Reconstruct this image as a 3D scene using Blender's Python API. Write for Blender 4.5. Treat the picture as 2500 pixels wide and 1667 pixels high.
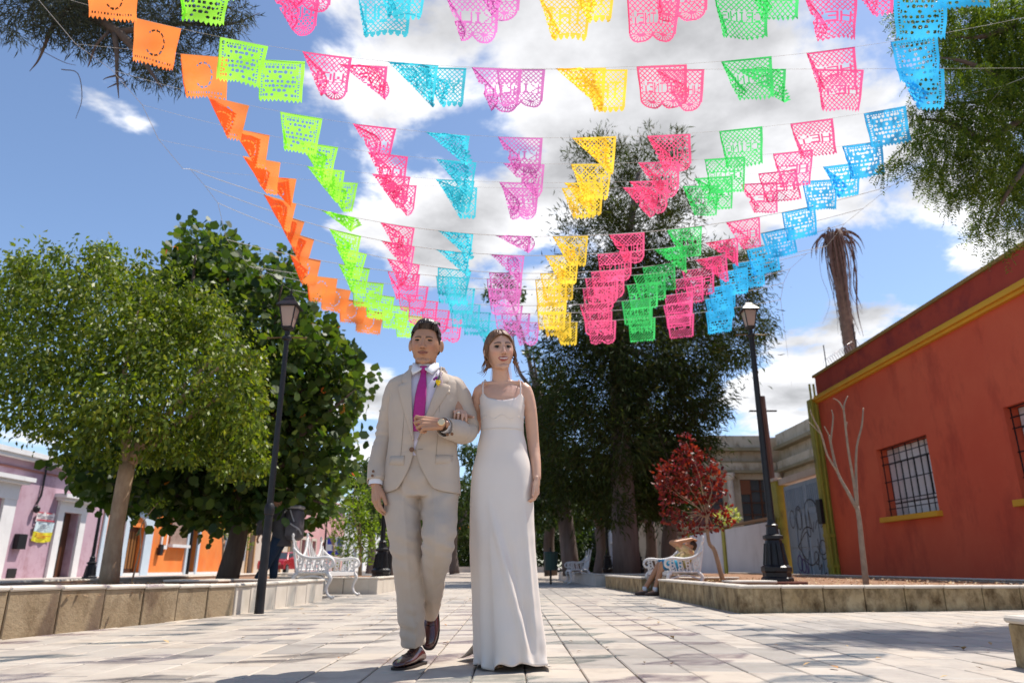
import bpy, bmesh, math, random
import numpy as np
from mathutils import Vector, Matrix, Quaternion, noise as mnoise
R = math.radians
random.seed(7)
rng = np.random.default_rng(7)
scene = bpy.context.scene
for o in list(bpy.data.objects): bpy.data.objects.remove(o)
COL = scene.collection

# ------------------------------------------------------------------ camera
CAMH = 0.46; PITCH = R(17.7)
cam_d = bpy.data.cameras.new('camera')
cam = bpy.data.objects.new('camera', cam_d); COL.objects.link(cam)
cam.location = (0, 0, CAMH); cam.rotation_euler = (R(90) + PITCH, 0, 0)
cam_d.sensor_width = 36; cam_d.lens = 24.84; cam_d.clip_start = 0.05; cam_d.clip_end = 3000
cam_d.dof.use_dof = True; cam_d.dof.focus_distance = 3.75; cam_d.dof.aperture_fstop = 2.8
scene.camera = cam

# ------------------------------------------------------------------ light
SUN = Vector((0.42, 0.28, 1.0)).normalized()
SUN_EL = math.asin(SUN.z); SUN_AZ = math.atan2(SUN.x, SUN.y)
sd = bpy.data.lights.new('sun', 'SUN'); sd.energy = 4.6; sd.angle = R(0.55); sd.color = (1.0, 0.94, 0.86)
sun = bpy.data.objects.new('sun', sd); COL.objects.link(sun)
sun.rotation_euler = SUN.to_track_quat('Z', 'Y').to_euler()

scene.view_settings.view_transform = 'Standard'; scene.view_settings.look = 'None'
scene.view_settings.gamma = 1; scene.view_settings.use_curve_mapping = False
scene.view_settings.exposure = 0.5

def pix_dir(px, py):
    """direction of a point of the 2500x1667 photograph (used to find where in the sky a cloud is)"""
    u = (px - 1250) / 1725.; v = (833.5 - py) / 1725.
    d = Vector((u, math.cos(PITCH) - v * math.sin(PITCH), math.sin(PITCH) + v * math.cos(PITCH)))
    return d.normalized()

def onY(px, py, Y):
    d = pix_dir(px, py); t = Y / d.y
    return Vector((d.x * t, Y, CAMH + d.z * t))
def onX(px, py, X):
    d = pix_dir(px, py); t = X / d.x
    return Vector((X, d.y * t, CAMH + d.z * t))
def onZ(px, py, Z):
    d = pix_dir(px, py); t = (Z - CAMH) / d.z
    return Vector((d.x * t, d.y * t, Z))
def dD(x, y): return x * 2500 / 2352., y * 2500 / 2352.

world = bpy.data.worlds.new('World'); scene.world = world; world.use_nodes = True
def build_world():
    nt = world.node_tree; N = nt.nodes; L = nt.links
    N.clear()
    out = N.new('ShaderNodeOutputWorld'); bg = N.new('ShaderNodeBackground'); bg.inputs['Strength'].default_value = 0.098
    L.new(bg.outputs[0], out.inputs[0])
    sky = N.new('ShaderNodeTexSky'); sky.sky_type = 'NISHITA'; sky.sun_disc = False
    sky.sun_elevation = SUN_EL; sky.sun_rotation = SUN_AZ; sky.air_density = 1.0; sky.dust_density = 1.6; sky.ozone_density = 1.0
    sky.altitude = 1500
    tc = N.new('ShaderNodeTexCoord')
    sep = N.new('ShaderNodeSeparateXYZ'); L.new(tc.outputs['Generated'], sep.inputs[0])
    def M(op, a, b=None, c=None):
        n = N.new('ShaderNodeMath'); n.operation = op
        for i, v in enumerate((a, b, c)):
            if v is None: continue
            if isinstance(v, (int, float)): n.inputs[i].default_value = v
            else: L.new(v, n.inputs[i])
        return n.outputs[0]
    zz = M('ADD', M('MAXIMUM', sep.outputs[2], 0.0), 0.16)
    cmb = N.new('ShaderNodeCombineXYZ')
    L.new(M('DIVIDE', sep.outputs[0], zz), cmb.inputs[0]); L.new(M('DIVIDE', sep.outputs[1], zz), cmb.inputs[1])
    cmb.inputs[2].default_value = 0.35
    def noise(scale, detail, rough, dist=0.0, off=0.0):
        n = N.new('ShaderNodeTexNoise'); n.inputs['Scale'].default_value = scale; n.inputs['Detail'].default_value = detail
        n.inputs['Roughness'].default_value = rough; n.inputs['Distortion'].default_value = dist
        if off:
            m = N.new('ShaderNodeVectorMath'); m.operation = 'ADD'; m.inputs[1].default_value = (off, off * .7, 0)
            L.new(cmb.outputs[0], m.inputs[0]); L.new(m.outputs[0], n.inputs['Vector'])
        else: L.new(cmb.outputs[0], n.inputs['Vector'])
        return n.outputs['Fac']
    n1 = noise(2.6, 10, 0.6, 0.2)
    dens = M('MULTIPLY', M('SUBTRACT', n1, 0.5), 4.6)
    # cloud masses: (px, py, angular radius deg, weight)
    blobs = [(1250, 60, 30, .80), (1700, 330, 24, .70), (1000, 420, 12, .5), (1000, 620, 10, .5), (1500, 300, 22, .3),
             (2050, 420, 9, .5), (2200, 200, 16, .45), (250, 258, 4.4, .95), (310, 295, 3.2, .45), (385, 325, 3.2, .75), (905, 960, 7, .95), (850, 1190, 5, .9),
             (1990, 880, 7, .9), (1830, 985, 5.5, .9), (2080, 1010, 5, .5), (1180, 600, 9, .4), (0, 1150, 8, .8), (2400, 640, 5, .9), (2160, 800, 6, .9),
             (150, 560, 22, -.8), (500, 620, 17, -.7), (2150, 700, 9, -.4), (1080, 830, 9, -.7), (1150, 355, 7, -.8), (420, 130, 9, -.5), (690, 110, 6, -.5), (2000, 640, 9, -.5)]
    acc = M('SUBTRACT', dens, 0.42)
    for px, py, rd, w in blobs:
        c = pix_dir(px, py)
        v = N.new('ShaderNodeVectorMath'); v.operation = 'DISTANCE'; v.inputs[1].default_value = c
        L.new(tc.outputs['Generated'], v.inputs[0])
        mr = N.new('ShaderNodeMapRange'); mr.interpolation_type = 'SMOOTHSTEP'
        mr.inputs['From Min'].default_value = 0; mr.inputs['From Max'].default_value = math.radians(rd)
        mr.inputs['To Min'].default_value = w; mr.inputs['To Max'].default_value = 0
        L.new(v.outputs['Value'], mr.inputs['Value'])
        acc = M('ADD', acc, mr.outputs[0])
    mr = N.new('ShaderNodeMapRange'); mr.interpolation_type = 'SMOOTHSTEP'; mr.inputs['From Min'].default_value = -0.08; mr.inputs['From Max'].default_value = 0.5
    L.new(acc, mr.inputs['Value'])
    n2 = noise(2.4, 7, 0.55, 0.0, 3.7)
    g = N.new('ShaderNodeMapRange'); g.inputs['From Min'].default_value = .38; g.inputs['From Max'].default_value = .66
    g.inputs['To Min'].default_value = 9.6; g.inputs['To Max'].default_value = 4.0
    L.new(M('ADD', n2, M('MULTIPLY', acc, 0.03)), g.inputs['Value'])
    cc = N.new('ShaderNodeCombineColor')
    L.new(g.outputs[0], cc.inputs[0]); L.new(M('MULTIPLY', g.outputs[0], 1.0), cc.inputs[1]); L.new(M('MULTIPLY', g.outputs[0], 1.02), cc.inputs[2])
    skm = N.new('ShaderNodeMix'); skm.data_type = 'RGBA'; skm.blend_type = 'MULTIPLY'; skm.inputs[0].default_value = 1
    L.new(sky.outputs[0], skm.inputs[6]); skm.inputs[7].default_value = SKYTINT
    mix = N.new('ShaderNodeMix'); mix.data_type = 'RGBA'
    L.new(M('MULTIPLY', mr.outputs[0], 0.97), mix.inputs[0]); L.new(skm.outputs[2], mix.inputs[6]); L.new(cc.outputs[0], mix.inputs[7])
    L.new(mix.outputs[2], bg.inputs['Color'])
SKYTINT = (1.34, 1.38, 1.42, 1)
build_world()

# ------------------------------------------------------------------ materials
def srgb(r, g, b):
    f = lambda c: (c / 255.) / 12.92 if c <= 10 else (((c / 255.) + .055) / 1.055) ** 2.4
    return (f(r), f(g), f(b))
MATS = {}
def mat(name, c1, c2=None, rough=0.7, scale=4, bump=0.0, bscale=None, spec=0.4, metallic=0, trans=None, coord='pos', stain=None, detail=5, island=None, coat=0, sheen=0, stretch=None, fine=None):
    """procedural principled material: two colours mixed by noise, optional stains, bump and translucency"""
    if name in MATS: return MATS[name]
    m = bpy.data.materials.new(name); m.use_nodes = True; nt = m.node_tree; N = nt.nodes; L = nt.links
    b = N['Principled BSDF']; b.inputs['Roughness'].default_value = rough; b.inputs['Metallic'].default_value = metallic
    b.inputs['Specular IOR Level'].default_value = spec
    if coat: b.inputs['Coat Weight'].default_value = coat; b.inputs['Coat Roughness'].default_value = .12
    if sheen: b.inputs['Sheen Weight'].default_value = sheen
    if coord == 'pos': src = N.new('ShaderNodeNewGeometry').outputs['Position']
    else: src = N.new('ShaderNodeTexCoord').outputs['Object']
    if stretch:
        mp = N.new('ShaderNodeMapping'); mp.inputs['Scale'].default_value = stretch; L.new(src, mp.inputs[0]); src = mp.outputs[0]
    col = None
    if c2 is not None:
        n = N.new('ShaderNodeTexNoise'); n.inputs['Scale'].default_value = scale; n.inputs['Detail'].default_value = detail; n.inputs['Roughness'].default_value = .6
        L.new(src, n.inputs['Vector'])
        mr = N.new('ShaderNodeMapRange'); mr.inputs['From Min'].default_value = .32; mr.inputs['From Max'].default_value = .68; L.new(n.outputs['Fac'], mr.inputs['Value'])
        mx = N.new('ShaderNodeMix'); mx.data_type = 'RGBA'; mx.inputs[6].default_value = (*c1, 1); mx.inputs[7].default_value = (*c2, 1)
        L.new(mr.outputs[0], mx.inputs[0]); col = mx.outputs[2]
    if island is not None:
        g = N.new('ShaderNodeNewGeometry'); cr = N.new('ShaderNodeValToRGB')
        cr.color_ramp.elements.remove(cr.color_ramp.elements[0])
        for i, (p, c) in enumerate(island):
            e = cr.color_ramp.elements[0] if i == 0 else cr.color_ramp.elements.new(p)
            e.position = p; e.color = (*c, 1)
        L.new(g.outputs['Random Per Island'], cr.inputs[0]); col = cr.outputs[0]
    if stain:
        sc, lo, hi, scol, zst = stain
        n = N.new('ShaderNodeTexNoise'); n.inputs['Scale'].default_value = sc; n.inputs['Detail'].default_value = 8; n.inputs['Roughness'].default_value = .68
        mp = N.new('ShaderNodeMapping'); mp.inputs['Scale'].default_value = (1, 1, zst); L.new(src, mp.inputs[0]); L.new(mp.outputs[0], n.inputs['Vector'])
        mr = N.new('ShaderNodeMapRange'); mr.inputs['From Min'].default_value = lo; mr.inputs['From Max'].default_value = hi; L.new(n.outputs['Fac'], mr.inputs['Value'])
        mx = N.new('ShaderNodeMix'); mx.data_type = 'RGBA'; L.new(mr.outputs[0], mx.inputs[0])
        if col is not None: L.new(col, mx.inputs[6])
        else: mx.inputs[6].default_value = (*c1, 1)
        mx.inputs[7].default_value = (*scol, 1); col = mx.outputs[2]
    if col is not None: L.new(col, b.inputs['Base Color'])
    else: b.inputs['Base Color'].default_value = (*c1, 1)
    if bump:
        n = N.new('ShaderNodeTexNoise'); n.inputs['Scale'].default_value = bscale or scale * 4; n.inputs['Detail'].default_value = 6; n.inputs['Roughness'].default_value = .65
        L.new(src, n.inputs['Vector'])
        bp = N.new('ShaderNodeBump'); bp.inputs['Strength'].default_value = bump; bp.inputs['Distance'].default_value = .02 if not fine else fine
        L.new(n.outputs['Fac'], bp.inputs['Height']); L.new(bp.outputs[0], b.inputs['Normal'])
    if trans:
        fac, tcol = trans
        t = N.new('ShaderNodeBsdfTranslucent'); ms = N.new('ShaderNodeMixShader'); ms.inputs[0].default_value = fac
        if tcol is None and col is not None: L.new(col, t.inputs[0])
        elif tcol is None: t.inputs[0].default_value = (*c1, 1)
        else:
            if col is not None:
                mm = N.new('ShaderNodeMix'); mm.data_type = 'RGBA'; mm.blend_type = 'MULTIPLY'; mm.inputs[0].default_value = 1; L.new(col, mm.inputs[6]); mm.inputs[7].default_value = (*tcol, 1); L.new(mm.outputs[2], t.inputs[0])
            else: t.inputs[0].default_value = (*tcol, 1)
        L.new(b.outputs[0], ms.inputs[1]); L.new(t.outputs[0], ms.inputs[2]); L.new(ms.outputs[0], N['Material Output'].inputs[0])
    MATS[name] = m
    return m

# ------------------------------------------------------------------ object helpers
def thing(name, label, cat, loc=(0, 0, 0), rz=0, group=None):
    o = bpy.data.objects.new(name, None); COL.objects.link(o); o.empty_display_size = .2
    o.location = loc; o.rotation_euler = (0, 0, rz)
    o['label'] = label; o['category'] = cat
    if group: o['group'] = group
    return o
def tag(o, label=None, cat=None, group=None, kind=None):
    if label: o['label'] = label
    if cat: o['category'] = cat
    if group: o['group'] = group
    if kind: o['kind'] = kind
    return o
def link_mesh(name, me, m=None, parent=None, smooth=False, kind=None):
    o = bpy.data.objects.new(name, me); COL.objects.link(o)
    if m is not None:
        for x in (m if isinstance(m, (list, tuple)) else [m]): me.materials.append(x)
    if parent is not None: o.parent = parent
    if smooth: me.polygons.foreach_set('use_smooth', [True] * len(me.polygons))
    if kind: o['kind'] = kind
    return o
def obj(name, bm, m=None, parent=None, smooth=False, kind=None, origin=None, auto=None):
    if origin is not None: bmesh.ops.translate(bm, verts=bm.verts, vec=-Vector(origin))
    me = bpy.data.meshes.new(name); bm.to_mesh(me); bm.free()
    o = link_mesh(name, me, m, parent, smooth, kind)
    if origin is not None: o.location = origin
    if auto is not None and smooth:
        me.set_sharp_from_angle(angle=R(auto))
    return o
def dup_tree(o, parent=None, loc=None, rz=None, label=None, scale=None):
    c = o.copy(); COL.objects.link(c); c.parent = parent
    if parent is not None: c.matrix_parent_inverse = o.matrix_parent_inverse.copy()
    if loc is not None: c.location = loc
    if rz is not None: c.rotation_euler = (0, 0, rz)
    if scale is not None: c.scale = scale
    if label: c['label'] = label
    for ch in [x for x in o.children]: dup_tree(ch, c)
    return c
def BM(): return bmesh.new()
def box(bm, x0, x1, y0, y1, z0, z1, bev=0, rot=None, mi=0):
    v = [bm.verts.new((x, y, z)) for x in (x0, x1) for y in (y0, y1) for z in (z0, z1)]
    F = [(0, 1, 3, 2), (4, 6, 7, 5), (0, 4, 5, 1), (2, 3, 7, 6), (0, 2, 6, 4), (1, 5, 7, 3)]
    fs = [bm.faces.new([v[i] for i in f]) for f in F]
    for f in fs: f.material_index = mi
    if bev:
        es = list({e for f in fs for e in f.edges})
        bmesh.ops.bevel(bm, geom=es, offset=bev, segments=1, affect='EDGES', profile=.5)
    return v
def obox(name, x0, x1, y0, y1, z0, z1, m, parent=None, bev=0, kind=None):
    bm = BM(); box(bm, x0, x1, y0, y1, z0, z1, bev); return obj(name, bm, m, parent, kind=kind)
def catmull(pts, n):
    P = [Vector(p) for p in pts]
    if len(P) < 3: return [P[0].lerp(P[1], i / n) for i in range(n + 1)]
    P = [P[0] * 2 - P[1]] + P + [P[-1] * 2 - P[-2]]
    out = []
    for i in range(1, len(P) - 2):
        for k in range(n):
            t = k / n; a, b, c, d = P[i - 1], P[i], P[i + 1], P[i + 2]
            out.append(0.5 * ((2 * b) + (c - a) * t + (2 * a - 5 * b + 4 * c - d) * t * t + (3 * b - a - 3 * c + d) * t ** 3))
    out.append(P[-2].copy()); return out
def interp(keys, t):
    """keys: list of (t, v...) ; smooth interpolation"""
    if t <= keys[0][0]: return keys[0][1:]
    for a, b in zip(keys, keys[1:]):
        if t <= b[0]:
            u = (t - a[0]) / (b[0] - a[0]); u = u * u * (3 - 2 * u) * .5 + u * .5
            return tuple(x + (y - x) * u for x, y in zip(a[1:], b[1:]))
    return keys[-1][1:]
def tube(bm, pts, rad, seg=10, sub=1, cap=True, up=None, flat=None, mi=0, wob=None):
    """tube through pts; rad: number or list per pt (or (rx, ry) pairs); sub: catmull subdivisions; flat: ratio"""
    n = len(pts)
    if not isinstance(rad, (list, tuple)): rad = [rad] * n
    rad = [r if isinstance(r, (tuple, list)) else (r, r) for r in rad]
    if sub > 1:
        P = catmull(pts, sub); RR = []
        for i in range(n - 1):
            for k in range(sub):
                t = k / sub; RR.append(tuple(rad[i][j] * (1 - t) + rad[i + 1][j] * t for j in (0, 1)))
        RR.append(rad[-1])
    else: P = [Vector(p) for p in pts]; RR = rad
    T = []
    for i in range(len(P)):
        a = P[max(0, i - 1)]; b = P[min(len(P) - 1, i + 1)]; d = (b - a)
        T.append(d.normalized() if d.length > 1e-9 else Vector((0, 0, 1)))
    u = Vector(up) if up is not None else (Vector((1, 0, 0)) if abs(T[0].x) < .8 else Vector((0, 1, 0)))
    rings = []
    for i, p in enumerate(P):
        u = (u - T[i] * u.dot(T[i])); u = u.normalized() if u.length > 1e-6 else T[i].orthogonal().normalized()
        w = T[i].cross(u)
        ring = []
        for k in range(seg):
            a = 2 * math.pi * k / seg; c = u * (math.cos(a) * RR[i][0]) + w * (math.sin(a) * RR[i][1])
            if wob: c *= wob(p, a, i)
            ring.append(bm.verts.new(p + c))
        rings.append(ring)
    for a, b in zip(rings, rings[1:]):
        for k in range(seg):
            f = bm.faces.new((a[k], a[(k + 1) % seg], b[(k + 1) % seg], b[k])); f.material_index = mi
    if cap:
        f = bm.faces.new(list(reversed(rings[0]))); f.material_index = mi
        f = bm.faces.new(rings[-1]); f.material_index = mi
    return rings
def capsule(bm, p0, r0, p1, r1, seg=12):
    p0 = Vector(p0); p1 = Vector(p1); d = (p1 - p0).normalized(); pts = []; rr = []
    for a in (80, 55, 28): pts.append(p0 - d * (r0 * math.sin(R(a)))); rr.append(r0 * math.cos(R(a)))
    pts.append(p0); rr.append(r0); pts.append(p1); rr.append(r1)
    for a in (28, 55, 80): pts.append(p1 + d * (r1 * math.sin(R(a)))); rr.append(r1 * math.cos(R(a)))
    tube(bm, pts, rr, seg)
def chain(bm, pts, rads, seg=12):
    for i in range(len(pts) - 1): capsule(bm, pts[i], rads[i], pts[i + 1], rads[i + 1], seg)
def ellipsoid(bm, c, r, rot=None, seg=18, rings=12, mi=0):
    m = Matrix.Translation(Vector(c)) @ (rot.to_4x4() if rot is not None else Matrix()) @ Matrix.Diagonal((*r, 1))
    g = bmesh.ops.create_uvsphere(bm, u_segments=seg, v_segments=rings, radius=1, matrix=m)
    if mi:
        for v in g['verts']:
            for f in v.link_faces: f.material_index = mi
def lathe(bm, prof, seg=16, c=(0, 0, 0), mi=0, sq=False):
    rings = []
    for r, z in prof:
        rings.append([bm.verts.new((c[0] + r * math.cos(2 * math.pi * (k + .5 * sq) / seg), c[1] + r * math.sin(2 * math.pi * (k + .5 * sq) / seg), c[2] + z)) for k in range(seg)])
    for a, b in zip(rings, rings[1:]):
        for k in range(seg):
            f = bm.faces.new((a[k], a[(k + 1) % seg], b[(k + 1) % seg], b[k])); f.material_index = mi
    bm.faces.new(list(reversed(rings[0]))); bm.faces.new(rings[-1])
def remesh(bm, voxel, smooth=3, fac=0.5):
    me = bpy.data.meshes.new('tmp'); bmesh.ops.recalc_face_normals(bm, faces=bm.faces); bm.to_mesh(me); bm.free()
    o = bpy.data.objects.new('tmp', me); COL.objects.link(o)
    md = o.modifiers.new('r', 'REMESH'); md.mode = 'VOXEL'; md.voxel_size = voxel; md.adaptivity = 0
    if smooth:
        s = o.modifiers.new('s', 'SMOOTH'); s.factor = fac; s.iterations = smooth
    dg = bpy.context.evaluated_depsgraph_get()
    me2 = bpy.data.meshes.new_from_object(o.evaluated_get(dg))
    bpy.data.objects.remove(o); bpy.data.meshes.remove(me)
    return me2
def coords(me):
    a = np.empty(len(me.vertices) * 3, dtype=np.float32); me.vertices.foreach_get('co', a); return a.reshape(-1, 3)
def set_coords(me, a):
    me.vertices.foreach_set('co', np.ascontiguousarray(a, dtype=np.float32).ravel()); me.update()
def raw_mesh(name, V, F):
    """V (n,3), F (m,k) equal-size faces"""
    V = np.asarray(V, dtype=np.float32); F = np.asarray(F, dtype=np.int32); k = F.shape[1]
    me = bpy.data.meshes.new(name); me.vertices.add(len(V)); me.vertices.foreach_set('co', V.ravel())
    me.loops.add(F.size); me.loops.foreach_set('vertex_index', F.ravel())
    me.polygons.add(len(F)); me.polygons.foreach_set('loop_start', np.arange(0, F.size, k, dtype=np.int32))
    try: me.polygons.foreach_set('loop_total', np.full(len(F), k, dtype=np.int32))
    except Exception: pass
    me.update(calc_edges=True); me.validate(); return me
# ================================================================== SETTING
def G(v): return (v, v, v)
m_stone = mat('paving stone', (.405, .35, .29), (.48, .425, .36), rough=.62, scale=1.7, bump=.35, bscale=45, stain=(2.6, .48, .70, (.28, .235, .20), 1), fine=.004)
m_stone2 = mat('paving stone warm', (.43, .365, .295), (.49, .43, .355), rough=.6, scale=2.1, bump=.35, bscale=45, stain=(3.1, .50, .72, (.31, .255, .21), 1), fine=.004)
m_stone3 = mat('paving stone grey', (.375, .33, .28), (.44, .395, .34), rough=.6, scale=2.1, bump=.35, bscale=45, stain=(2.1, .48, .70, (.26, .225, .20), 1), fine=.004)
m_stone4 = mat('paving stone dark', (.26, .235, .205), (.35, .315, .28), rough=.6, scale=2.3, bump=.4, bscale=45, stain=(2.7, .5, .7, (.22, .19, .165), 1), fine=.004)
m_joint = mat('joint mortar', (.33, .27, .22), (.42, .36, .30), rough=.9, scale=6, bump=.4, bscale=60, fine=.004)
m_asph = mat('street asphalt', (.10, .095, .09), (.15, .14, .13), rough=.9, scale=3, bump=.3)
m_walk = mat('far pavement', (.44, .38, .34), (.54, .47, .42), rough=.75, scale=1.3)

def sheet(name, x0, x1, y0, y1, z, m):
    bm = BM(); v = [bm.verts.new(p) for p in ((x0, y0, z), (x1, y0, z), (x1, y1, z), (x0, y1, z))]; bm.faces.new(v)
    return obj(name, bm, m, kind='structure')
ground = sheet('ground', -300, 300, -60, 900, -0.028, m_walk)
pave = sheet('pavement', -12.6, 10.6, -6, 120, -0.012, m_joint)
road = sheet('road', -15.6, -8.6, -6, 200, -0.006, m_asph)
rwalk = obox('sidewalk', -17.2, -15.6, -6, 200, -.02, .10, m_walk, kind='structure')
# paving stones: strips running along the street, joints recessed
def paving():
    lens = [.28, .36, .44, .52]
    W = [.235, .265]
    protos = {}
    def proto(w, l, k):
        key = (w, l, k)
        if key not in protos:
            bm = BM(); g = .0035; h = .012
            # slightly worn slab: top inset with tiny chamfer
            x, y = w / 2 - g, l / 2 - g; c = .006
            j = [random.uniform(-.002, .002) for _ in range(8)]
            lo = [bm.verts.new(p) for p in ((-x + j[0], -y + j[1], -h), (x + j[2], -y + j[3], -h), (x + j[4], y + j[5], -h), (-x + j[6], y + j[7], -h))]
            up = [bm.verts.new(p) for p in ((-x + j[0], -y + j[1], -.004), (x + j[2], -y + j[3], -.004), (x + j[4], y + j[5], -.004), (-x + j[6], y + j[7], -.004))]
            tp = [bm.verts.new(p) for p in ((-x + c, -y + c, 0), (x - c, -y + c, 0), (x - c, y - c, 0), (-x + c, y - c, 0))]
            bm.faces.new(tp)
            for a, b in ((lo, up), (up, tp)):
                for i in range(4): bm.faces.new((a[i], a[(i + 1) % 4], b[(i + 1) % 4], b[i]))
            me = bpy.data.meshes.new('paving_stone'); bm.to_mesh(me); bm.free()
            me.materials.append([m_stone, m_stone2, m_stone3, m_stone4][k]); protos[key] = me
        return protos[key]
    cells = []
    x = -9.0
    while x < 9.6:
        w = random.choice(W); y = 2.2 + random.random() * .4
        while y < 24:
            l = random.choice(lens); cells.append((x + w / 2, y + l / 2, w, l)); y += l
        x += w
    vis = []
    for c in cells:
        d = math.hypot(c[0], c[1])
        inside = abs(c[0]) / c[1] < .76
        # hidden under the planters
        if c[1] < 10.7 and c[0] < -2.95 - max(0, 7.6 - c[1]) * .25: continue
        if c[0] > 2.7 and c[1] > 8.3 + (c[0] - 2.4) * .19: continue
        vis.append((d if inside and c[1] > 3.0 else 1e3 + d, c))
    vis.sort(key=lambda t: t[0])
    V = []; F = []; MI = []
    for i, (d, c) in enumerate(vis):
        nz = mnoise.noise(Vector((c[0] * .55, c[1] * .5, 3))) + random.uniform(-.25, .25); k = 3 if nz > .24 else random.choices((0, 1, 2), (5, 3, 3))[0]; dz = random.uniform(-.0025, .0015)
        me = proto(c[2], c[3], k)
        if i < 296 and d < 900:
            o = bpy.data.objects.new('paving_stone', me); COL.objects.link(o); o.parent = pave
            o.location = (c[0], c[1], dz); o.rotation_euler = (random.gauss(0, .0016), random.gauss(0, .0016), random.gauss(0, .003))
        else:
            A = coords(me); b = len(V)
            for p in A: V.append((p[0] + c[0], p[1] + c[1], p[2] + dz))
            for p in me.polygons: F.append([b + q for q in p.vertices]); MI.append(k)
    me = bpy.data.meshes.new('paving_stone_field'); me.from_pydata(V, [], F)
    for m in (m_stone, m_stone2, m_stone3, m_stone4): me.materials.append(m)
    me.polygons.foreach_set('material_index', MI)
    link_mesh('paving_stone_field', me, None, pave, kind='stuff')
paving()

# ------------------------------------------------------------------ planters
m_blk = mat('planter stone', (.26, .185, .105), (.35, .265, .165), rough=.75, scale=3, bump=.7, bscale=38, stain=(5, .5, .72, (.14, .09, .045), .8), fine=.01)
m_blkR = mat('planter stone weathered', (.38, .27, .13), (.46, .36, .21), rough=.8, scale=4, bump=.7, bscale=38, stain=(5.5, .42, .66, (.10, .06, .022), .75), fine=.01)
m_cap = mat('planter rim', (.55, .49, .41), (.64, .58, .5), rough=.7, scale=5, bump=.3, bscale=50, fine=.004)
m_soil = mat('soil', (.23, .11, .055), (.34, .19, .11), rough=.95, scale=5, bump=1, bscale=24, stain=(9, .55, .7, (.42, .34, .26), 1), fine=.03)
def planter(label, pts, hs, side, m, back=None, blen=.47, th=.16, inside=None, cap=m_cap):
    """pts: outline of the wall as seen; hs: heights; side: +1/-1 the inner side; blocks and a rim of stones as parts"""
    t = thing('stone_planter', label, 'planter', (pts[0][0], pts[0][1], 0), group='stone planters along the promenade')
    L0 = Vector(t.location)
    for i in range(len(pts) - 1):
        a = Vector((*pts[i], 0)); b = Vector((*pts[i + 1], 0)); d = b - a; Ln = d.length; d.normalize(); nrm = Vector((-d.y, d.x, 0)) * side
        n = max(1, round(Ln / blen)); l = Ln / n; rz = math.atan2(d.y, d.x)
        for k in range(n):
            h = hs[i] + (hs[i + 1] - hs[i]) * (k + .5) / n
            bm = BM(); g = .005; dj = random.uniform(0, .006)
            y0, y1 = (dj, th) if side > 0 else (-th, -dj)
            box(bm, g, l - g, y0, y1, -.02, h - .034, bev=.006)
            o = obj('stone_block', bm, m, t); p = a + d * (l * k)
            o.location = p - L0; o.rotation_euler = (0, 0, rz)
            bm = BM(); y0, y1 = (-.012, th + .02) if side > 0 else (-th - .02, .012)
            box(bm, .0015, l - .0015, y0, y1, h - .034, h, bev=.011)
            o = obj('rim_stone', bm, cap, t); o.location = p - L0; o.rotation_euler = (0, 0, rz)
    return t
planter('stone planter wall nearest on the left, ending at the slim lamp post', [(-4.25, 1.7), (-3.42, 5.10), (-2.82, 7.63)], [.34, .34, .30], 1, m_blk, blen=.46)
planter('stone planter wall behind the slim left lamp post, running to the left white bench', [(-2.815, 7.66), (-2.70, 10.72), (-4.4, 10.86)], [.30, .30, .30], 1, m_cap, blen=.40)
planter('stone planter beyond the left white bench, beside the groom', [(-4.3, 13.55), (-2.42, 13.45), (-2.40, 20.5)], [.29, .29, .29], 1, m_cap, blen=.6)
planter('long stone planter in front of the red building, below the bare sapling', [(2.375, 12.1), (2.39, 7.91), (5.80, 8.55), (9.6, 9.2)], [.28, .28, .265, .265], 1, m_blkR, blen=.49)
planter('stone planter beyond the bench with the seated person', [(4.2, 13.75), (2.35, 13.6), (2.2, 17.6)], [.29, .29, .29], -1, m_blkR, blen=.6)
planter('low far planter beside the empty right-hand bench', [(4, 19.4), (2.15, 19.3), (1.75, 28)], [.3, .3, .3], -1, m_cap, blen=.8)
planter('back kerb of the left planters along the street', [(-6.2, 3.2), (-6.3, 11.6), (-7.4, 24)], [.30, .30, .30], -1, m_cap, blen=.8)
planter('back kerb of the right planters at the foot of the red wall', [(8.4, 9.1), (8.6, 16), (8.9, 30)], [.27, .27, .27], 1, m_cap, blen=.5)
def soil(name, pts, z):
    """uneven earth bed inside a planter outline"""
    bm = BM(); vs = [bm.verts.new((x, y, z)) for x, y in pts]; f = bm.faces.new(vs)
    bmesh.ops.triangulate(bm, faces=[f])
    for _ in range(4): bmesh.ops.subdivide_edges(bm, edges=[e for e in bm.edges if e.calc_length() > .35], cuts=1)
    bmesh.ops.triangulate(bm, faces=bm.faces)
    for v in bm.verts:
        v.co.z += mnoise.noise(v.co * 1.3) * .035
    return obj(name, bm, m_soil, kind='structure', smooth=True)
soil('planter_soil', [(-4.4, 1.7), (-3.56, 5.10), (-2.95, 7.6), (-2.84, 10.6), (-6.2, 10.8), (-6.1, 3.2)], .235)
soil('planter_soil', [(-2.55, 13.6), (-2.55, 20.5), (-7.2, 20.5), (-6.4, 13.6)], .23)
soil('planter_soil', [(2.52, 12.1), (2.52, 8.05), (5.8, 8.7), (8.5, 9.2), (8.7, 16), (8.9, 30), (2.6, 30), (2.4, 19.4), (2.5, 13.7)], .215)
# stone corner cut by the right edge of the frame
t = thing('stone_kerb', 'stone kerb corner cut off by the right edge of the photo, nearest on the right', 'kerb', (2.44, 3.72, 0))
bm = BM(); box(bm, 0, .42, -.9, .02, -.02, .20, bev=.008); obj('stone_block', bm, m_blkR, t)
bm = BM(); box(bm, -.012, .42, -.9, .032, .20, .235, bev=.011); obj('rim_stone', bm, m_cap, t)
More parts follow.
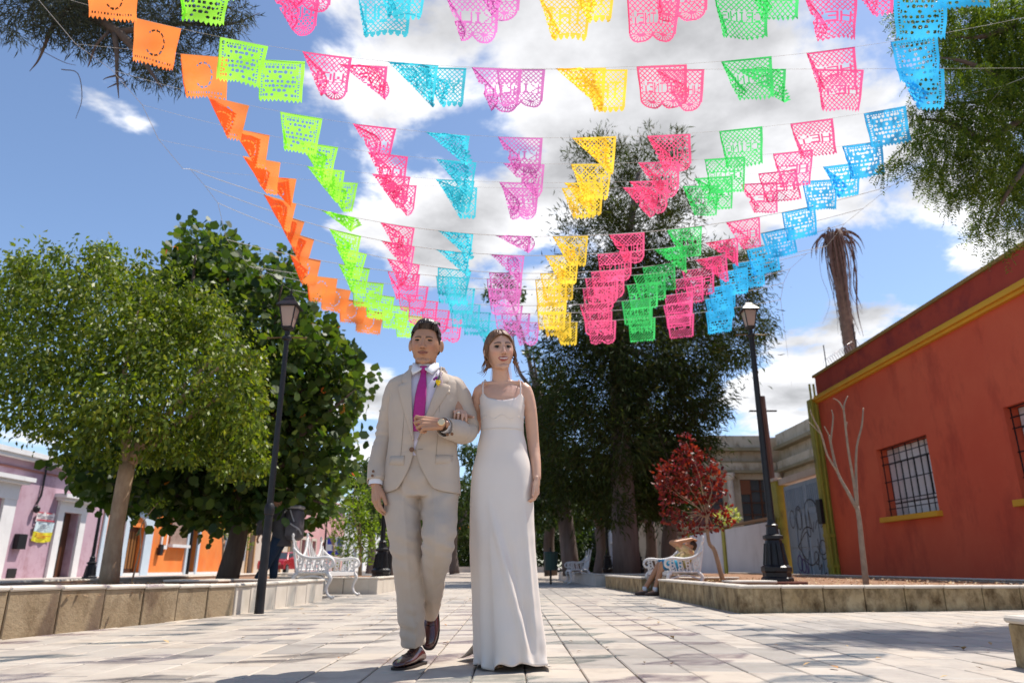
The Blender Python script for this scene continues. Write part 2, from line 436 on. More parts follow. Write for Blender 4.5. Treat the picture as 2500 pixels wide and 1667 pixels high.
# leaf litter and pebbles on the soil
def litter():
    V = []; F = []
    def add(n, fx):
        for _ in range(n):
            x, y, z = fx(); r = random.uniform(.012, .035); a = random.random() * 6.28; b = len(V); tl = random.uniform(-.4, .4)
            for k, (s, q) in enumerate(((1, 0), (.1, .5), (-1, 0), (-.1, -.5))):
                V.append((x + r * (s * math.cos(a) - q * math.sin(a)), y + r * (s * math.sin(a) + q * math.cos(a)), z + r * tl * s + .01 + .3 * r * abs(q)))
            F.append((b, b + 1, b + 2, b + 3))
    add(900, lambda: (random.uniform(-5.6, -3.1), random.uniform(5.5, 10.5), .25))
    add(1600, lambda: (random.uniform(2.7, 8.3), random.uniform(8.9, 16), .235))
    add(130, lambda: (random.uniform(-2.6, 5), random.uniform(3.3, 12), .0))
    me = raw_mesh('leaf_litter', V, F)
    o = link_mesh('leaf_litter', me, mat('dry leaves', (.3, .15, .06), island=[(0, (.34, .16, .06)), (.4, (.5, .36, .18)), (.7, (.2, .09, .04)), (1, (.55, .45, .33))], rough=.8), kind='stuff')
    tag(o, 'dry leaves and chips scattered on the planter soil', 'leaf litter')
litter()

# ------------------------------------------------------------------ buildings
def facade(name, parent, X, y0, y1, z0, z1, ops, m, th=.35, inward=-1):
    """wall in a plane of constant X with real openings (ya, yb, za, zb); inward: sign of X away from the street"""
    ys = sorted({y0, y1, *[o[0] for o in ops], *[o[1] for o in ops]}); zs = sorted({z0, z1, *[o[2] for o in ops], *[o[3] for o in ops]})
    def solid(i, j):
        if i < 0 or j < 0 or i >= len(ys) - 1 or j >= len(zs) - 1: return False
        cy = (ys[i] + ys[i + 1]) / 2; cz = (zs[j] + zs[j + 1]) / 2
        return not any(o[0] < cy < o[1] and o[2] < cz < o[3] for o in ops)
    bm = BM(); X2 = X + inward * th
    def q(a, b, c, d): bm.faces.new([bm.verts.new(p) for p in (a, b, c, d)])
    for i in range(len(ys) - 1):
        for j in range(len(zs) - 1):
            if not solid(i, j): continue
            a, b, c, d = ys[i], ys[i + 1], zs[j], zs[j + 1]
            q((X, a, c), (X, b, c), (X, b, d), (X, a, d)); q((X2, a, c), (X2, a, d), (X2, b, d), (X2, b, c))
            if not solid(i - 1, j): q((X, a, c), (X, a, d), (X2, a, d), (X2, a, c))
            if not solid(i + 1, j): q((X, b, c), (X2, b, c), (X2, b, d), (X, b, d))
            if not solid(i, j - 1): q((X, a, c), (X2, a, c), (X2, b, c), (X, b, c))
            if not solid(i, j + 1): q((X, a, d), (X, b, d), (X2, b, d), (X2, a, d))
    bmesh.ops.remove_doubles(bm, verts=bm.verts, dist=1e-4); bmesh.ops.recalc_face_normals(bm, faces=bm.faces)
    return obj(name, bm, m, parent)
m_lilac = mat('lilac plaster', (.42, .27, .33), (.50, .35, .40), rough=.85, scale=.8, bump=.25, bscale=14, stain=(1.6, .52, .72, (.32, .17, .20), .7))
m_white = mat('white trim', (.66, .64, .62), (.74, .72, .70), rough=.8, scale=2, bump=.15, stain=(3, .58, .8, (.45, .42, .38), .4))
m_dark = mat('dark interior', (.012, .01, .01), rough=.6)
m_orange = mat('orange plaster', (.72, .17, .025), (.80, .25, .05), rough=.85, scale=.7, bump=.2, bscale=12, stain=(1.4, .55, .75, (.60, .20, .07), .6))
m_pale = mat('pale blue trim', (.46, .55, .62), (.54, .62, .68), rough=.8, scale=2)
m_wood = mat('dark door wood', (.07, .025, .012), (.13, .05, .02), rough=.5, scale=8, stretch=(1, 1, .15))
m_woodl = mat('door slat wood', (.30, .14, .04), (.2, .08, .02), rough=.5, scale=8, stretch=(1, 1, .15))
m_red = mat('red plaster', (.66, .10, .045), (.74, .145, .065), rough=.88, scale=.45, bump=.25, bscale=9, stain=(.9, .5, .8, (.38, .045, .026), .5))
m_yel = mat('ochre yellow trim', (.78, .42, .03), (.70, .35, .03), rough=.8, scale=2)
m_olive = mat('olive paint', (.40, .37, .04), (.30, .27, .04), rough=.7, scale=1.5, stain=(3, .55, .72, (.16, .12, .03), .5))
m_ochre = mat('ochre render', (.44, .36, .25), (.54, .45, .33), rough=.85, scale=1, stain=(2, .5, .7, (.26, .19, .11), .5))
m_ochd = mat('stained cornice', (.20, .16, .08), (.32, .26, .16), rough=.9, scale=1.4)
m_iron = mat('black iron', (.008, .008, .009), (.015, .014, .016), rough=.42, scale=20, spec=.35)
m_glassy = mat('window glass', (.05, .06, .07), rough=.12, spec=.8)
m_cream = mat('cream render', (.55, .46, .36), (.62, .54, .44), rough=.85, scale=1, stain=(2, .55, .75, (.4, .3, .2), .5))
m_pink = mat('pink render', (.58, .28, .27), (.64, .36, .34), rough=.85, scale=1)
m_whitew = mat('whitewashed wall', (.56, .56, .60), (.64, .64, .68), rough=.85, scale=.6, stain=(.8, .55, .75, (.46, .45, .47), .5))

def part(name, parent, x0, x1, y0, y1, z0, z1, m, bev=0): return obox(name, x0, x1, y0, y1, z0, z1, m, parent, bev)

# --- lilac house
X = -17.0
h = thing('lilac_house', 'lilac single-storey house with white door frames and a banner, at the left edge', 'house', (0, 0, 0))
facade('wall', h, X, 15, 30.2, 0, 4.2, [(20.2, 24.0, .1, 2.65), (27.4, 28.45, .1, 2.45)], m_lilac)
part('side_wall', h, -24, X - .36, 29.9, 30.2, 0, 4.2, m_lilac)
part('roof', h, -24, X + .002, 15, 30.2, 4.2, 4.3, m_white)
part('cornice', h, X + .002, X + .28, 14.9, 30.15, 4.0, 4.12, m_white); part('cornice', h, X + .002, X + .36, 14.9, 30.15, 4.12, 4.28, m_white)
part('cornice_band', h, X + .002, X + .05, 15, 30.15, 3.68, 3.74, mat('brick edge', (.3, .12, .09), rough=.8))
for y0, y1, z1, lz in ((19.6, 24.65, 2.65, 3.4), (27.03, 28.87, 2.45, 3.08)):
    wy = .62 if y0 < 20 else .37
    part('door_frame', h, X + .002, X + .10, y1 - wy, y1, .1, z1, m_white); part('door_frame', h, X + .002, X + .10, y0, y0 + wy, .1, z1, m_white)
    part('lintel', h, X + .003, X + .12, y0, y1, z1, lz - .14, m_white)
    part('ledge', h, X + .003, X + .45, y0 - .25, y1 + .25, lz - .14, lz, m_white); part('ledge', h, X + .003, X + .33, y0 - .15, y1 + .15, lz - .24, lz - .143, m_white)
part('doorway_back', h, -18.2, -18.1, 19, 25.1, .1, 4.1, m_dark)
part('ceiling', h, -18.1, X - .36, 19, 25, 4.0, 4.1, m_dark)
d = part('door', h, -17.34, -17.28, 27.4, 28.45, .1, 2.45, m_wood)
part('handle', d, -17.27, -17.24, 27.52, 27.56, 1.1, 1.2, m_iron)
part('door_leaf', h, -17.27, -16.9, 27.43, 27.47, .12, 2.43, m_dark)
bx = part('meter_box', h, X + .003, X + .18, 25.0, 25.45, 1.05, 1.55, m_iron, .01)
part('vent_grille', h, X + .003, X + .03, 25.0, 25.45, .12, .42, m_dark)
# downpipe
bm = BM(); tube(bm, [(X + .06, 25.9, 4.0), (X + .06, 25.9, 2.9), (X + .06, 25.75, 2.6)], .035, 8); obj('conduit', bm, m_iron, h)
w = thing('wall_lamp', 'dark wall lamp hanging on the lilac house beside the banner', 'lamp', (X + .12, 25.72, 2.35))
bm = BM(); lathe(bm, [(.02, .22), (.03, .2), (.11, .12), (.1, .0), (.03, -.06)], 8); obj('lamp_shade', bm, m_iron, w)
bn = thing('cloth_banner', 'red-edged white and yellow cloth banner tied on the lilac wall', 'banner', (X + .05, 25.85, 1.35))
for z0, z1, mm in ((0, .33, 'ban_y'), (.33, .66, 'ban_b'), (.66, 1.0, 'ban_w')):
    c = {'ban_y': (.75, .66, .03), 'ban_b': (.62, .74, .76), 'ban_w': (.78, .72, .70)}[mm]
    bm = BM(); n = 12
    vs = [[bm.verts.new((.03 * math.sin(i * 1.1 + z0 * 4) + (.03 if j else 0), i / n * 1.05, (z0 if j == 0 else z1) - .05 * math.sin(math.pi * i / n) * (1 - (z1 if j else z0)))) for j in (0, 1)] for i in range(n + 1)]
    for i in range(n): bm.faces.new((vs[i][0], vs[i + 1][0], vs[i + 1][1], vs[i][1]))
    obj('banner_stripe', bm, mat('cloth ' + mm, c, rough=.8), bn)
for k, (za, zb, cc) in enumerate(((.70, .74, (.5, .02, .05)), (.965, .995, (.5, .02, .05)))): part('red_border', bn, .038, .048, .02, 1.03, za, zb, mat('red border', cc, rough=.8))
m_ink = mat('grey ink', (.2, .2, .24), rough=.8)
for z, a, b in ((.84, .15, .9), (.78, .2, .8), (.56, .3, .75), (.5, .25, .8), (.44, .3, .7), (.24, .1, .5), (.17, .08, .95), (.11, .2, .7)):
    part('print_line', bn, .05, .056, a, b, z, z + .022, m_ink if z > .33 else mat('red ink', (.5, .08, .02), rough=.8))

# --- orange house
h = thing('orange_house', 'orange house with pale blue door surrounds, behind the trees on the left', 'house')
facade('wall', h, X, 30.22, 43.4, 0, 4.3, [(32.3, 33.8, .1, 2.2), (38.5, 39.6, .1, 2.6)], m_orange)
part('side_wall', h, -24, X - .36, 43.1, 43.4, 0, 4.3, m_orange); part('roof', h, -24, X, 30.22, 43.4, 4.3, 4.4, m_white)
part('cornice', h, X + .002, X + .3, 30.25, 43.4, 4.0, 4.2, m_pale)
part('pilaster', h, X + .002, X + .08, 30.25, 30.5, .1, 4.0, m_pale); part('base_course', h, X + .002, X + .06, 30.8, 43.3, .1, .22, m_white)
# arched door: arch ring of stones
def arch_fill(parent, y0, y1, zs, zt, m):
    bm = BM(); n = 10; r = (y1 - y0) / 2; yc = (y0 + y1) / 2; hh = zt - zs
    pts = [(yc - r * math.cos(math.pi * i / n), zs + .45 * math.sin(math.pi * i / n)) for i in range(n + 1)]
    for xx in (X + .09,):
        for i in range(n):
            a, b = pts[i], pts[i + 1]
            vs = [(xx, a[0], a[1]), (xx, b[0], b[1]), (xx, b[0], zt), (xx, a[0], zt)]; bm.faces.new([bm.verts.new(p) for p in vs])
            vs = [(xx, a[0], a[1]), (xx, b[0], b[1]), (X - .34, b[0], b[1]), (X - .34, a[0], a[1])]; bm.faces.new([bm.verts.new(p) for p in vs])
    obj('arch', bm, m, parent)
part('door_frame', h, X + .002, X + .09, 31.95, 32.3, .1, 3.1, m_pale); part('door_frame', h, X + .002, X + .09, 33.8, 34.5, .1, 3.1, m_pale)
arch_fill(h, 32.3, 33.8, 2.2, 3.1, m_pale)
part('ledge', h, X + .002, X + .3, 31.8, 34.65, 3.1, 3.25, m_pale)
dd = part('door', h, -17.33, -17.25, 32.3, 33.8, .1, 2.7, m_wood)
for k in range(5):
    part('door_slat', dd, -17.248, -17.22, 32.4 + k * .27, 32.55 + k * .27, .4, 2.0, m_woodl)
part('door_frame', h, X + .002, X + .09, 38.25, 38.5, .1, 3.1, m_pale); part('door_frame', h, X + .002, X + .09, 39.6, 39.85, .1, 3.1, m_pale); part('lintel', h, X + .002, X + .1, 38.5, 39.6, 2.6, 3.1, m_pale)
part('door', h, -17.3, -17.24, 38.5, 39.6, .1, 2.6, mat('grey green door', (.10, .14, .14), rough=.5))
part('door_leaf', h, -17.22, -16.8, 38.55, 38.6, .12, 2.55, m_dark)
pl = thing('carved_panel', 'brown carved stone panel with a pale ledge on the orange house', 'wall panel', (X + .02, 36.35, 1.55))
part('panel', pl, 0, .06, 0, 1.8, 0, 1.35, mat('carved stone', (.26, .16, .12), (.36, .25, .20), rough=.9, scale=5, bump=1, bscale=9)); part('ledge', pl, 0, .25, -.1, 1.9, -.14, -.002, m_white)
wn = part('window_frame', h, X + .002, X + .07, 35.45, 36.1, 1.3, 2.7, m_white); part('pane', wn, X + .071, X + .08, 35.6, 35.95, 1.5, 2.55, m_orange)
part('vent_grille', h, X + .003, X + .05, 31.0, 31.35, .25, .6, m_dark); part('meter_box', h, X + .062, X + .2, 35.2, 35.5, 1.0, 1.5, m_iron)
sg = thing('wall_sign', 'small sign of blue letters under a pale emblem on the orange wall', 'sign', (X + .01, 30.85, 1.9))
for k in range(7): part('letter', sg, 0, .03, .02 + k * .085, .075 + k * .085, 0, .13, mat('blue letters', (.1, .2, .35), rough=.5))
bm = BM(); lathe(bm, [(.17, -.015), (.17, .015)], 20); bmesh.ops.rotate(bm, verts=bm.verts, matrix=Matrix.Rotation(R(90), 3, 'Y')); bmesh.ops.scale(bm, verts=bm.verts, vec=(1, .7, 1.4)); bmesh.ops.translate(bm, verts=bm.verts, vec=(.02, .42, .48)); obj('emblem', bm, mat('pale emblem', (.6, .68, .8), rough=.6), sg)
for yy, lab in ((31.15, 'pale lantern on the orange wall left of the arched door'), (37.2, 'pale lantern on the orange wall above the carved panel')):
    w = thing('wall_lantern', lab, 'lantern', (X + .2, yy, 2.95 if yy < 33 else 3.1))
    bm = BM(); lathe(bm, [(.01, .25), (.14, .12), (.15, .09)], 6); obj('lantern_roof', bm, m_white, w)
    bm = BM(); lathe(bm, [(.10, .088), (.07, -.12), (.02, -.16)], 6); obj('lantern_glass', bm, mat('milk glass', (.5, .55, .5), rough=.2), w)
    bm = BM(); tube(bm, [(-.2, 0, -.15), (-.1, 0, -.22), (0, 0, -.16)], .015, 6); obj('bracket', bm, m_iron, w)
# --- farther houses on the left
def far_house(name, label, y0, y1, H, m, mt, nwin, Xp=-17.0, dirn=1, seedk=0):
    h = thing(name, label, 'house'); L = (y1 - y0) / nwin; ops = []
    for k in range(nwin):
        a = y0 + L * k + L * .32; b = y0 + L * k + L * .68
        ops.append((a, b, .1 if (k + seedk) % 2 == 0 else 1.0, 2.6))
    facade('wall', h, Xp, y0, y1, 0, H, ops, m, inward=-dirn)
    s = sorted((Xp - dirn * .36, Xp - dirn * 8))
    part('side_wall', h, s[0], s[1], y0, y0 + .3, 0, H - .01, m)
    s = sorted((Xp, Xp - dirn * 8)); part('roof', h, s[0], s[1], y0, y1, H, H + .12, m)
    s = sorted((Xp + dirn * .003, Xp + dirn * .3)); part('cornice', h, s[0], s[1], y0, y1, H - .35, H - .1, mt)
    for a, b, c, d in ops:
        s = sorted((Xp - dirn * .3, Xp - dirn * .24)); w = part('window' if c > .5 else 'door', h, s[0], s[1], a, b, c, d, m_glassy if c > .5 else m_wood)
        s = sorted((Xp + dirn * .002, Xp + dirn * .08))
        part('window_frame', h, s[0], s[1], a - .2, a, c, d + .2, mt); part('window_frame', h, s[0], s[1], b, b + .2, c, d + .2, mt); part('lintel', h, s[0], s[1], a, b, d, d + .2, mt)
    return h
far_house('cream_house', 'cream house with tall openings beyond the orange house', 43.5, 58, 4.8, m_cream, mat('tan trim', (.5, .3, .14), rough=.8), 5, seedk=1)
far_house('pink_house', 'pink house far down the street on the left', 58.1, 74, 6.3, m_pink, m_cream, 5)
far_house('pale_house', 'pale house at the far end of the street on the left', 74.1, 96, 5.4, m_white, m_pale, 6)

# --- red building
XR = 10.0
h = thing('red_building', 'large red building with yellow trim and grilled windows on the right', 'building')
W1 = (16.95, 19.4, 1.72, 3.52); W2 = (11.65, 14.12, 1.72, 3.55); W3 = (7.2, 9.4, 1.72, 3.55)
facade('wall', h, XR, 4, 22.6, 0, 5.75, [W1, W2, W3], m_red, th=.4, inward=1)
m_red2 = mat('weathered parapet red', (.36, .045, .026), (.46, .07, .036), rough=.9, scale=.7, bump=.3, bscale=8, stain=(1.1, .48, .66, (.24, .035, .03), 1))
facade('parapet', h, XR, 4, 22.6, 5.7505, 6.42, [], m_red2, th=.4, inward=1)
part('side_wall', h, XR + .41, 18, 22.2, 22.6, 0, 6.42, m_red)
part('roof', h, XR + .4, 18, 4, 22.19, 6.2, 6.3, m_red)
part('coping', h, XR - .06, XR + .46, 4, 22.68, 6.42, 6.50, mat('coping', (.38, .23, .05), (.26, .17, .06), rough=.85, scale=3))
for zz, pr in ((5.55, .10), (5.625, .17), (5.70, .12)): part('trim_band', h, XR - pr, XR - .002, 4, 22.64, zz, zz + .073, m_yel)
m_cur = mat('frosted pane', (.66, .63, .63), (.80, .78, .78), rough=.3, scale=1.2, spec=.6)
m_curw = mat('white pane reflecting', (.85, .86, .87), rough=.25)
for wi, (a, b, c, d) in enumerate((W1, W2, W3)):
    w = part('window', h, XR + .30, XR + .36, a, b, c, d, m_iron)
    n = 4
    for i in range(n):
        for j, (z0, z1) in enumerate(((0, .2), (.2, .78), (.78, 1))):
            ya = a + (b - a) * i / n + .03; yb = a + (b - a) * (i + 1) / n - .03
            part('pane', w, XR + .285, XR + .299, ya, yb, c + (d - c) * z0 + .02, c + (d - c) * z1 - .02, random.choice((m_cur, m_cur, m_curw)))
    def bar(y0, y1, z0, z1): part('grille_bar', w, XR + .10, XR + .125, y0, y1, z0, z1, m_iron)
    Lw = b - a; Hh = d - c; t_ = .022
    for fz in (.0, .11, .23, .5, .77, .89, 1): bar(a, b, c + Hh * fz - t_ * (fz > .5) , c + Hh * fz + t_ * (fz <= .5))
    for fy in (0, .25, .5, .75, 1): part('grille_bar', w, XR + .126, XR + .15, a + Lw * fy - t_ / 2, a + Lw * fy + t_ / 2, c, d, m_iron)
    for fy in (.125, .375, .625, .875): part('grille_bar', w, XR + .126, XR + .146, a + Lw * fy - .009, a + Lw * fy + .009, c + Hh * .23, c + Hh * .77, m_iron)
    part('sill', h, XR - .14, XR + .3, a - .12, b + .12, c - .13, c, m_yel, .008)
# roof wire and poles
t = thing('security_wire', 'coil of razor wire on thin poles above the red parapet, by the dead palm', 'wire', (XR + .3, 21.8, 6.5))
for yy in (.5, -1.6): 
    bm = BM(); tube(bm, [(0, yy, 0), (.0, yy, .95)], .018, 6); obj('pole', bm, m_iron, t)
bm = BM(); tube(bm, [(.13 * math.cos(k * .7), .5 - k * .019, .3 + .16 * math.sin(k * .7)) for k in range(110)], .005, 4); obj('wire_coil', bm, mat('galvanised wire', (.4, .4, .4), rough=.4, metallic=.8), t)

# --- gate, pillars, white wall
t = thing('metal_gate', 'blue-grey double metal gate covered with black graffiti', 'gate', (XR + .1, 22.95, 0))
m_gate = mat('gate paint', (.26, .36, .46), (.34, .44, .54), rough=.6, scale=1.3, stain=(2.2, .55, .75, (.2, .24, .28), .5))
m_gate2 = mat('gate panel paint', (.22, .31, .40), (.30, .39, .48), rough=.6, scale=1.3)
for k in range(2):
    y0 = .06 + k * 1.86
    lf = part('gate_leaf', t, 0, .05, y0, y0 + 1.83, .05, 3.3, m_gate)
    for (pa, pb, pc, pd) in ((.12, .86, .2, 1.0), (.97, 1.71, .2, 1.0), (.12, .86, 1.12, 2.2), (.97, 1.71, 1.12, 2.2)):
        part('panel', lf, -.028, -.001, y0 + pa, y0 + pb, pc, pd, m_gate2, .01)
    for q in range(10): part('slat', lf, -.02, -.001, y0 + .14 + q * .16, y0 + .2 + q * .16, 2.4, 3.15, m_gate2)
def graffiti(strokes, m, name, parent, x):
    bm = BM()
    for pts, r in strokes:
        P = catmull([(0, p[0], p[1]) for p in pts], 6); prev = None
        for i, p in enumerate(P):
            d = (P[min(i + 1, len(P) - 1)] - P[max(i - 1, 0)]).normalized(); nrm = Vector((0, -d.z, d.y)) * r
            cur = (bm.verts.new(p + nrm + Vector((x, 0, 0))), bm.verts.new(p - nrm + Vector((x, 0, 0))))
            if prev: bm.faces.new((prev[0], cur[0], cur[1], prev[1]))
            prev = cur
    obj(name, bm, m, parent)
m_spray = mat('black spray', (.015, .012, .02), rough=.5); m_sprayb = mat('violet spray', (.06, .03, .22), rough=.5)
def loop(cy, cz, ry, rz, a0=0, a1=360, n=9): return [(cy + ry * math.cos(R(a0 + (a1 - a0) * k / n)), cz + rz * math.sin(R(a0 + (a1 - a0) * k / n))) for k in range(n + 1)]
graffiti([(loop(3.15, 2.1, .22, .3), .018), (loop(2.55, 2.05, .2, .34), .018), ([(2.75, 1.7), (2.8, 2.3), (2.5, 2.5), (2.3, 2.2), (2.35, 1.7)], .02), (loop(1.5, 2.3, .5, .35, 0, 200), .02),
          ([(2.0, 2.35), (1.95, 1.6), (1.7, 1.5), (1.7, 2.3), (1.5, 1.6), (1.35, 1.9)], .02), (loop(1.9, 1.15, .75, .62, 160, 480), .022), ([(2.9, 1.15), (2.0, 1.6), (2.15, .7), (2.9, 1.15)], .02),
          (loop(.9, 1.4, .45, .55, 30, 330), .018), (loop(.85, 1.0, .28, .3), .018), ([(1.2, 2.6), (.7, 2.2), (.8, 1.7), (.35, 1.9), (.3, 1.2)], .018), ([(1.3, .85), (1.35, .4), (1.1, .55), (1.25, .15), (.8, .3)], .022), (loop(1.45, .75, .17, .2), .02)], m_spray, 'graffiti', t, -.034)
graffiti([(loop(2.9, .6, .2, .25), .03), (loop(2.6, .5, .18, .22), .03), ([(3.1, .3), (2.6, .15), (2.3, .35), (2.5, .7)], .03), ([(2.2, .7), (2.25, .2)], .03)], m_sprayb, 'graffiti_tag', t, -.036)
t = thing('gate_pillar', 'olive pillar with electric boxes left of the graffiti gate', 'pillar', (XR, 26.9, 0))
part('pillar_shaft', t, -.1, .6, 0, 1.05, 0, 3.55, m_olive); part('pillar_cap', t, -.16, .66, -.05, 1.1, 3.55, 3.66, m_cream); part('pillar_band', t, -.13, -.101, -.02, 1.07, 1.5, 1.6, m_olive)
bx = part('electric_box', t, -.3, -.132, .35, .75, 1.7, 2.25, mat('box grey', (.4, .4, .38), rough=.5), .01); part('box_label', bx, -.305, -.301, .5, .65, 2.02, 2.14, mat('violet label', (.2, .15, .4), rough=.5))
part('electric_box', t, -.25, -.132, .02, .25, 1.55, 1.8, m_white, .01)
t = thing('gate_pillar', 'tall thin olive pillar with pipes between the gate and the red building', 'pillar', (XR, 22.66, 0))
part('pillar_shaft', t, -.24, .4, .0, .26, 0, 5.7, m_olive)
for q in (.05, .17): 
    bm = BM(); tube(bm, [(-.26 + q * 1.1, -.05, 0), (-.26 + q * 1.1, -.05, 6.2)], .035, 8); obj('pipe', bm, m_olive, t)
part('pillar_band', t, -.26, -.02, -.1, .27, 1.35, 1.45, m_olive); part('pillar_band', t, -.26, -.02, -.1, .27, .45, .53, m_olive)
part('electric_box', t, -.36, -.25, -.02, .28, 1.75, 2.5, m_iron, .01)
t = thing('gate_lintel', 'worn beam over the graffiti gate', 'beam', (XR, 22.95, 3.38))
part('beam', t, -.02, .4, 0, 3.92, 0, .22, m_cream)
t = thing('white_wall', 'long white boundary wall with olive posts behind the red-leaved tree', 'wall', (XR, 27.95, 0))
for k in range(5): part('wall_panel', t, .02, .25, .0 + k * 6.9, 6.45 + k * 6.9, 0, 2.15, m_whitew); 
for k in range(5): part('post', t, -.04, .34, 6.46 + k * 6.9, 6.89 + k * 6.9, 0, 2.25, m_olive)
part('wall_cap', t, -.02, .29, 0, 34.4, 2.2505, 2.33, mat('brown cap', (.25, .16, .09), rough=.9))
# --- ochre house with columns
h = thing('ochre_house', 'old ochre house with columned windows behind the white wall', 'house')
YW = 44.0; X0, X1 = 10.5, 16.6
def wallY(name, parent, y, x0, x1, z0, z1, m, th=.3, ops=()):
    xs = sorted({x0, x1, *[o[0] for o in ops], *[o[1] for o in ops]}); zs = sorted({z0, z1, *[o[2] for o in ops], *[o[3] for o in ops]}); bm = BM()
    for i in range(len(xs) - 1):
        for j in range(len(zs) - 1):
            cx = (xs[i] + xs[i + 1]) / 2; cz = (zs[j] + zs[j + 1]) / 2
            if any(o[0] < cx < o[1] and o[2] < cz < o[3] for o in ops): continue
            box(bm, xs[i], xs[i + 1], y, y + th, zs[j], zs[j + 1])
    return obj(name, bm, m, parent)
wallY('wall', h, YW, X0 - 3, X1, 0, 8.2, m_ochre, ops=[(10.6, 12.9, 2.8, 5.6), (14.0, 15.9, 2.8, 5.6)])
part('cornice', h, X0 - 3.2, X1 - .9, YW - .5, YW - .002, 7.3, 7.5, m_ochd); part('cornice', h, X0 - 3.2, X1 - .65, YW - .32, YW - .002, 7.501, 8.25, m_ochre)
part('cornice', h, X0 - 3.2, X1 - .45, YW - .45, YW - .002, 5.95, 6.12, m_ochd); part('entablature', h, X0 - 3.2, X1 - .35, YW - .3, YW - .002, 6.121, 6.6, m_ochre); part('cornice', h, X0 - 3.2, X1 - .35, YW - .35, YW - .002, 6.601, 6.68, m_ochd)
for xc in (13.3, 16.15, 10.2):
    bm = BM(); lathe(bm, [(.34, 2.7), (.34, 2.85), (.24, 2.95), (.21, 4.2), (.19, 5.5), (.28, 5.6), (.33, 5.7), (.33, 5.94)], 12, (xc, YW - .32, 0)); obj('column', bm, m_cream, h, smooth=True, auto=40)
for a, b in ((10.6, 12.9), (14.0, 15.9)):
    w = part('window', h, a, b, YW + .16, YW + .2, 2.8, 5.6, m_glassy)
    for q in range(1, 3): part('mullion', w, a + (b - a) * q / 3 - .05, a + (b - a) * q / 3 + .05, YW + .1, YW + .159, 2.8, 5.6, m_wood)
    for q in range(1, 4): part('transom', w, a, b, YW + .05, YW + .099, 2.8 + .7 * q - .03, 2.8 + .7 * q + .03, m_wood)
    part('shutter', w, a + .02, a + (b - a) * .33, YW + .02, YW + .049, 4.7, 5.55, mat('rust shutter', (.2, .07, .03), rough=.7))
facade('side_wall', h, X1, 26, YW, 0, 8.2, [], m_ochre, inward=1)
part('cornice', h, X1 - .3, X1 - .002, 26, YW - .5, 7.5, 8.25, m_ochre); part('cornice', h, X1 - .5, X1 - .002, 26, YW - .5, 7.3, 7.498, m_ochd)
part('cornice', h, X1 - .35, X1 - .002, 26, YW - .46, 6.12, 6.6, m_ochre); part('cornice', h, X1 - .45, X1 - .002, 26, YW - .46, 5.95, 6.118, m_ochd); part('cornice', h, X1 - .35, X1 - .002, 26, YW - .5, 4.3, 4.5, m_ochd)
part('roof', h, X0 - 3, X1 + .3, YW + .31, 52, 7.9, 8.1, m_ochre)
# --- white house behind the conifers
h = far_house('white_house', 'white house glimpsed between the trunks of the tall conifers', 62.5, 92, 6.6, m_whitew, m_white, 6, Xp=9.5, dirn=-1, seedk=1)
# --- utility pole
t = thing('utility_pole', 'brown utility pole with a pale conduit behind the right lamp post', 'pole', (10.25, 28.2, 0))
bm = BM(); tube(bm, [(0, 0, 0), (-.05, 0, 7.1)], [.17, .14], 8); obj('pole', bm, mat('rusty pole', (.10, .06, .04), (.17, .09, .06), rough=.8, scale=2), t)
bm = BM(); tube(bm, [(-.2, -.12, 3.5), (-.2, -.12, 6.6)], .05, 8); obj('conduit', bm, m_cream, t)
bm = BM(); tube(bm, [(-.6, 0, 6.5), (.5, 0, 6.5)], .04, 6); obj('crossarm', bm, m_iron, t)
# distant street end
t = thing('end_wall', 'low pale wall closing the far end of the promenade', 'wall', (0, 70, 0))
part('wall', t, -7, 3, 0, .4, 0, .5, m_cream)

# ================================================================== TREES
def leafset(name, P, D, size, aspect, m, parent, kind=None, shape=4, spread=1.0, label=None):
    """P: (n,3) positions, D: (n,3) preferred direction of each leaf (blade points that way); builds one mesh of small leaf blades"""
    n = len(P); P = np.asarray(P, float); D = np.asarray(D, float)
    D = D + rng.normal(0, .45 * spread, (n, 3)); D /= np.linalg.norm(D, axis=1)[:, None] + 1e-9
    r = rng.normal(0, 1, (n, 3)); W = np.cross(D, r); W /= np.linalg.norm(W, axis=1)[:, None] + 1e-9
    Nn = np.cross(D, W)
    s = size * rng.uniform(.65, 1.25, n)[:, None]
    if shape == 4:
        prof = [(0, 0, 0), (.45, .5, .10), (1, 0, -.08), (.45, -.5, .10)]
    else:
        prof = [(0, 0, 0), (.22, .42, .05), (.65, .5, .09), (1, 0, -.04), (.65, -.5, .09), (.22, -.42, .05)]
    k = len(prof); V = np.empty((n, k, 3))
    for i, (a, b, c) in enumerate(prof): V[:, i] = P + D * (s * a) + W * (s * b * aspect) + Nn * (s * c)
    F = np.arange(n * k).reshape(n, k)
    me = raw_mesh(name, V.reshape(-1, 3), F)
    return link_mesh(name, me, m, parent, kind=kind)
def clump_points(clumps, per, shell=.55, fuzz=.09):
    """points in the outer shell of many ellipsoid clumps; returns positions and outward directions"""
    P = []; D = []
    for (c, r, w) in clumps:
        n = int(per * w); d = rng.normal(0, 1, (n, 3)); d /= np.linalg.norm(d, axis=1)[:, None]
        rad = shell + (1 - shell) * rng.random(n) ** .6 + np.abs(rng.normal(0, fuzz, n)) * (rng.random(n) < .5) * 2 + rng.normal(0, .06, n)
        p = np.array(c) + d * np.array(r) * rad[:, None]
        P.append(p); D.append(d)
    return np.concatenate(P), np.concatenate(D)
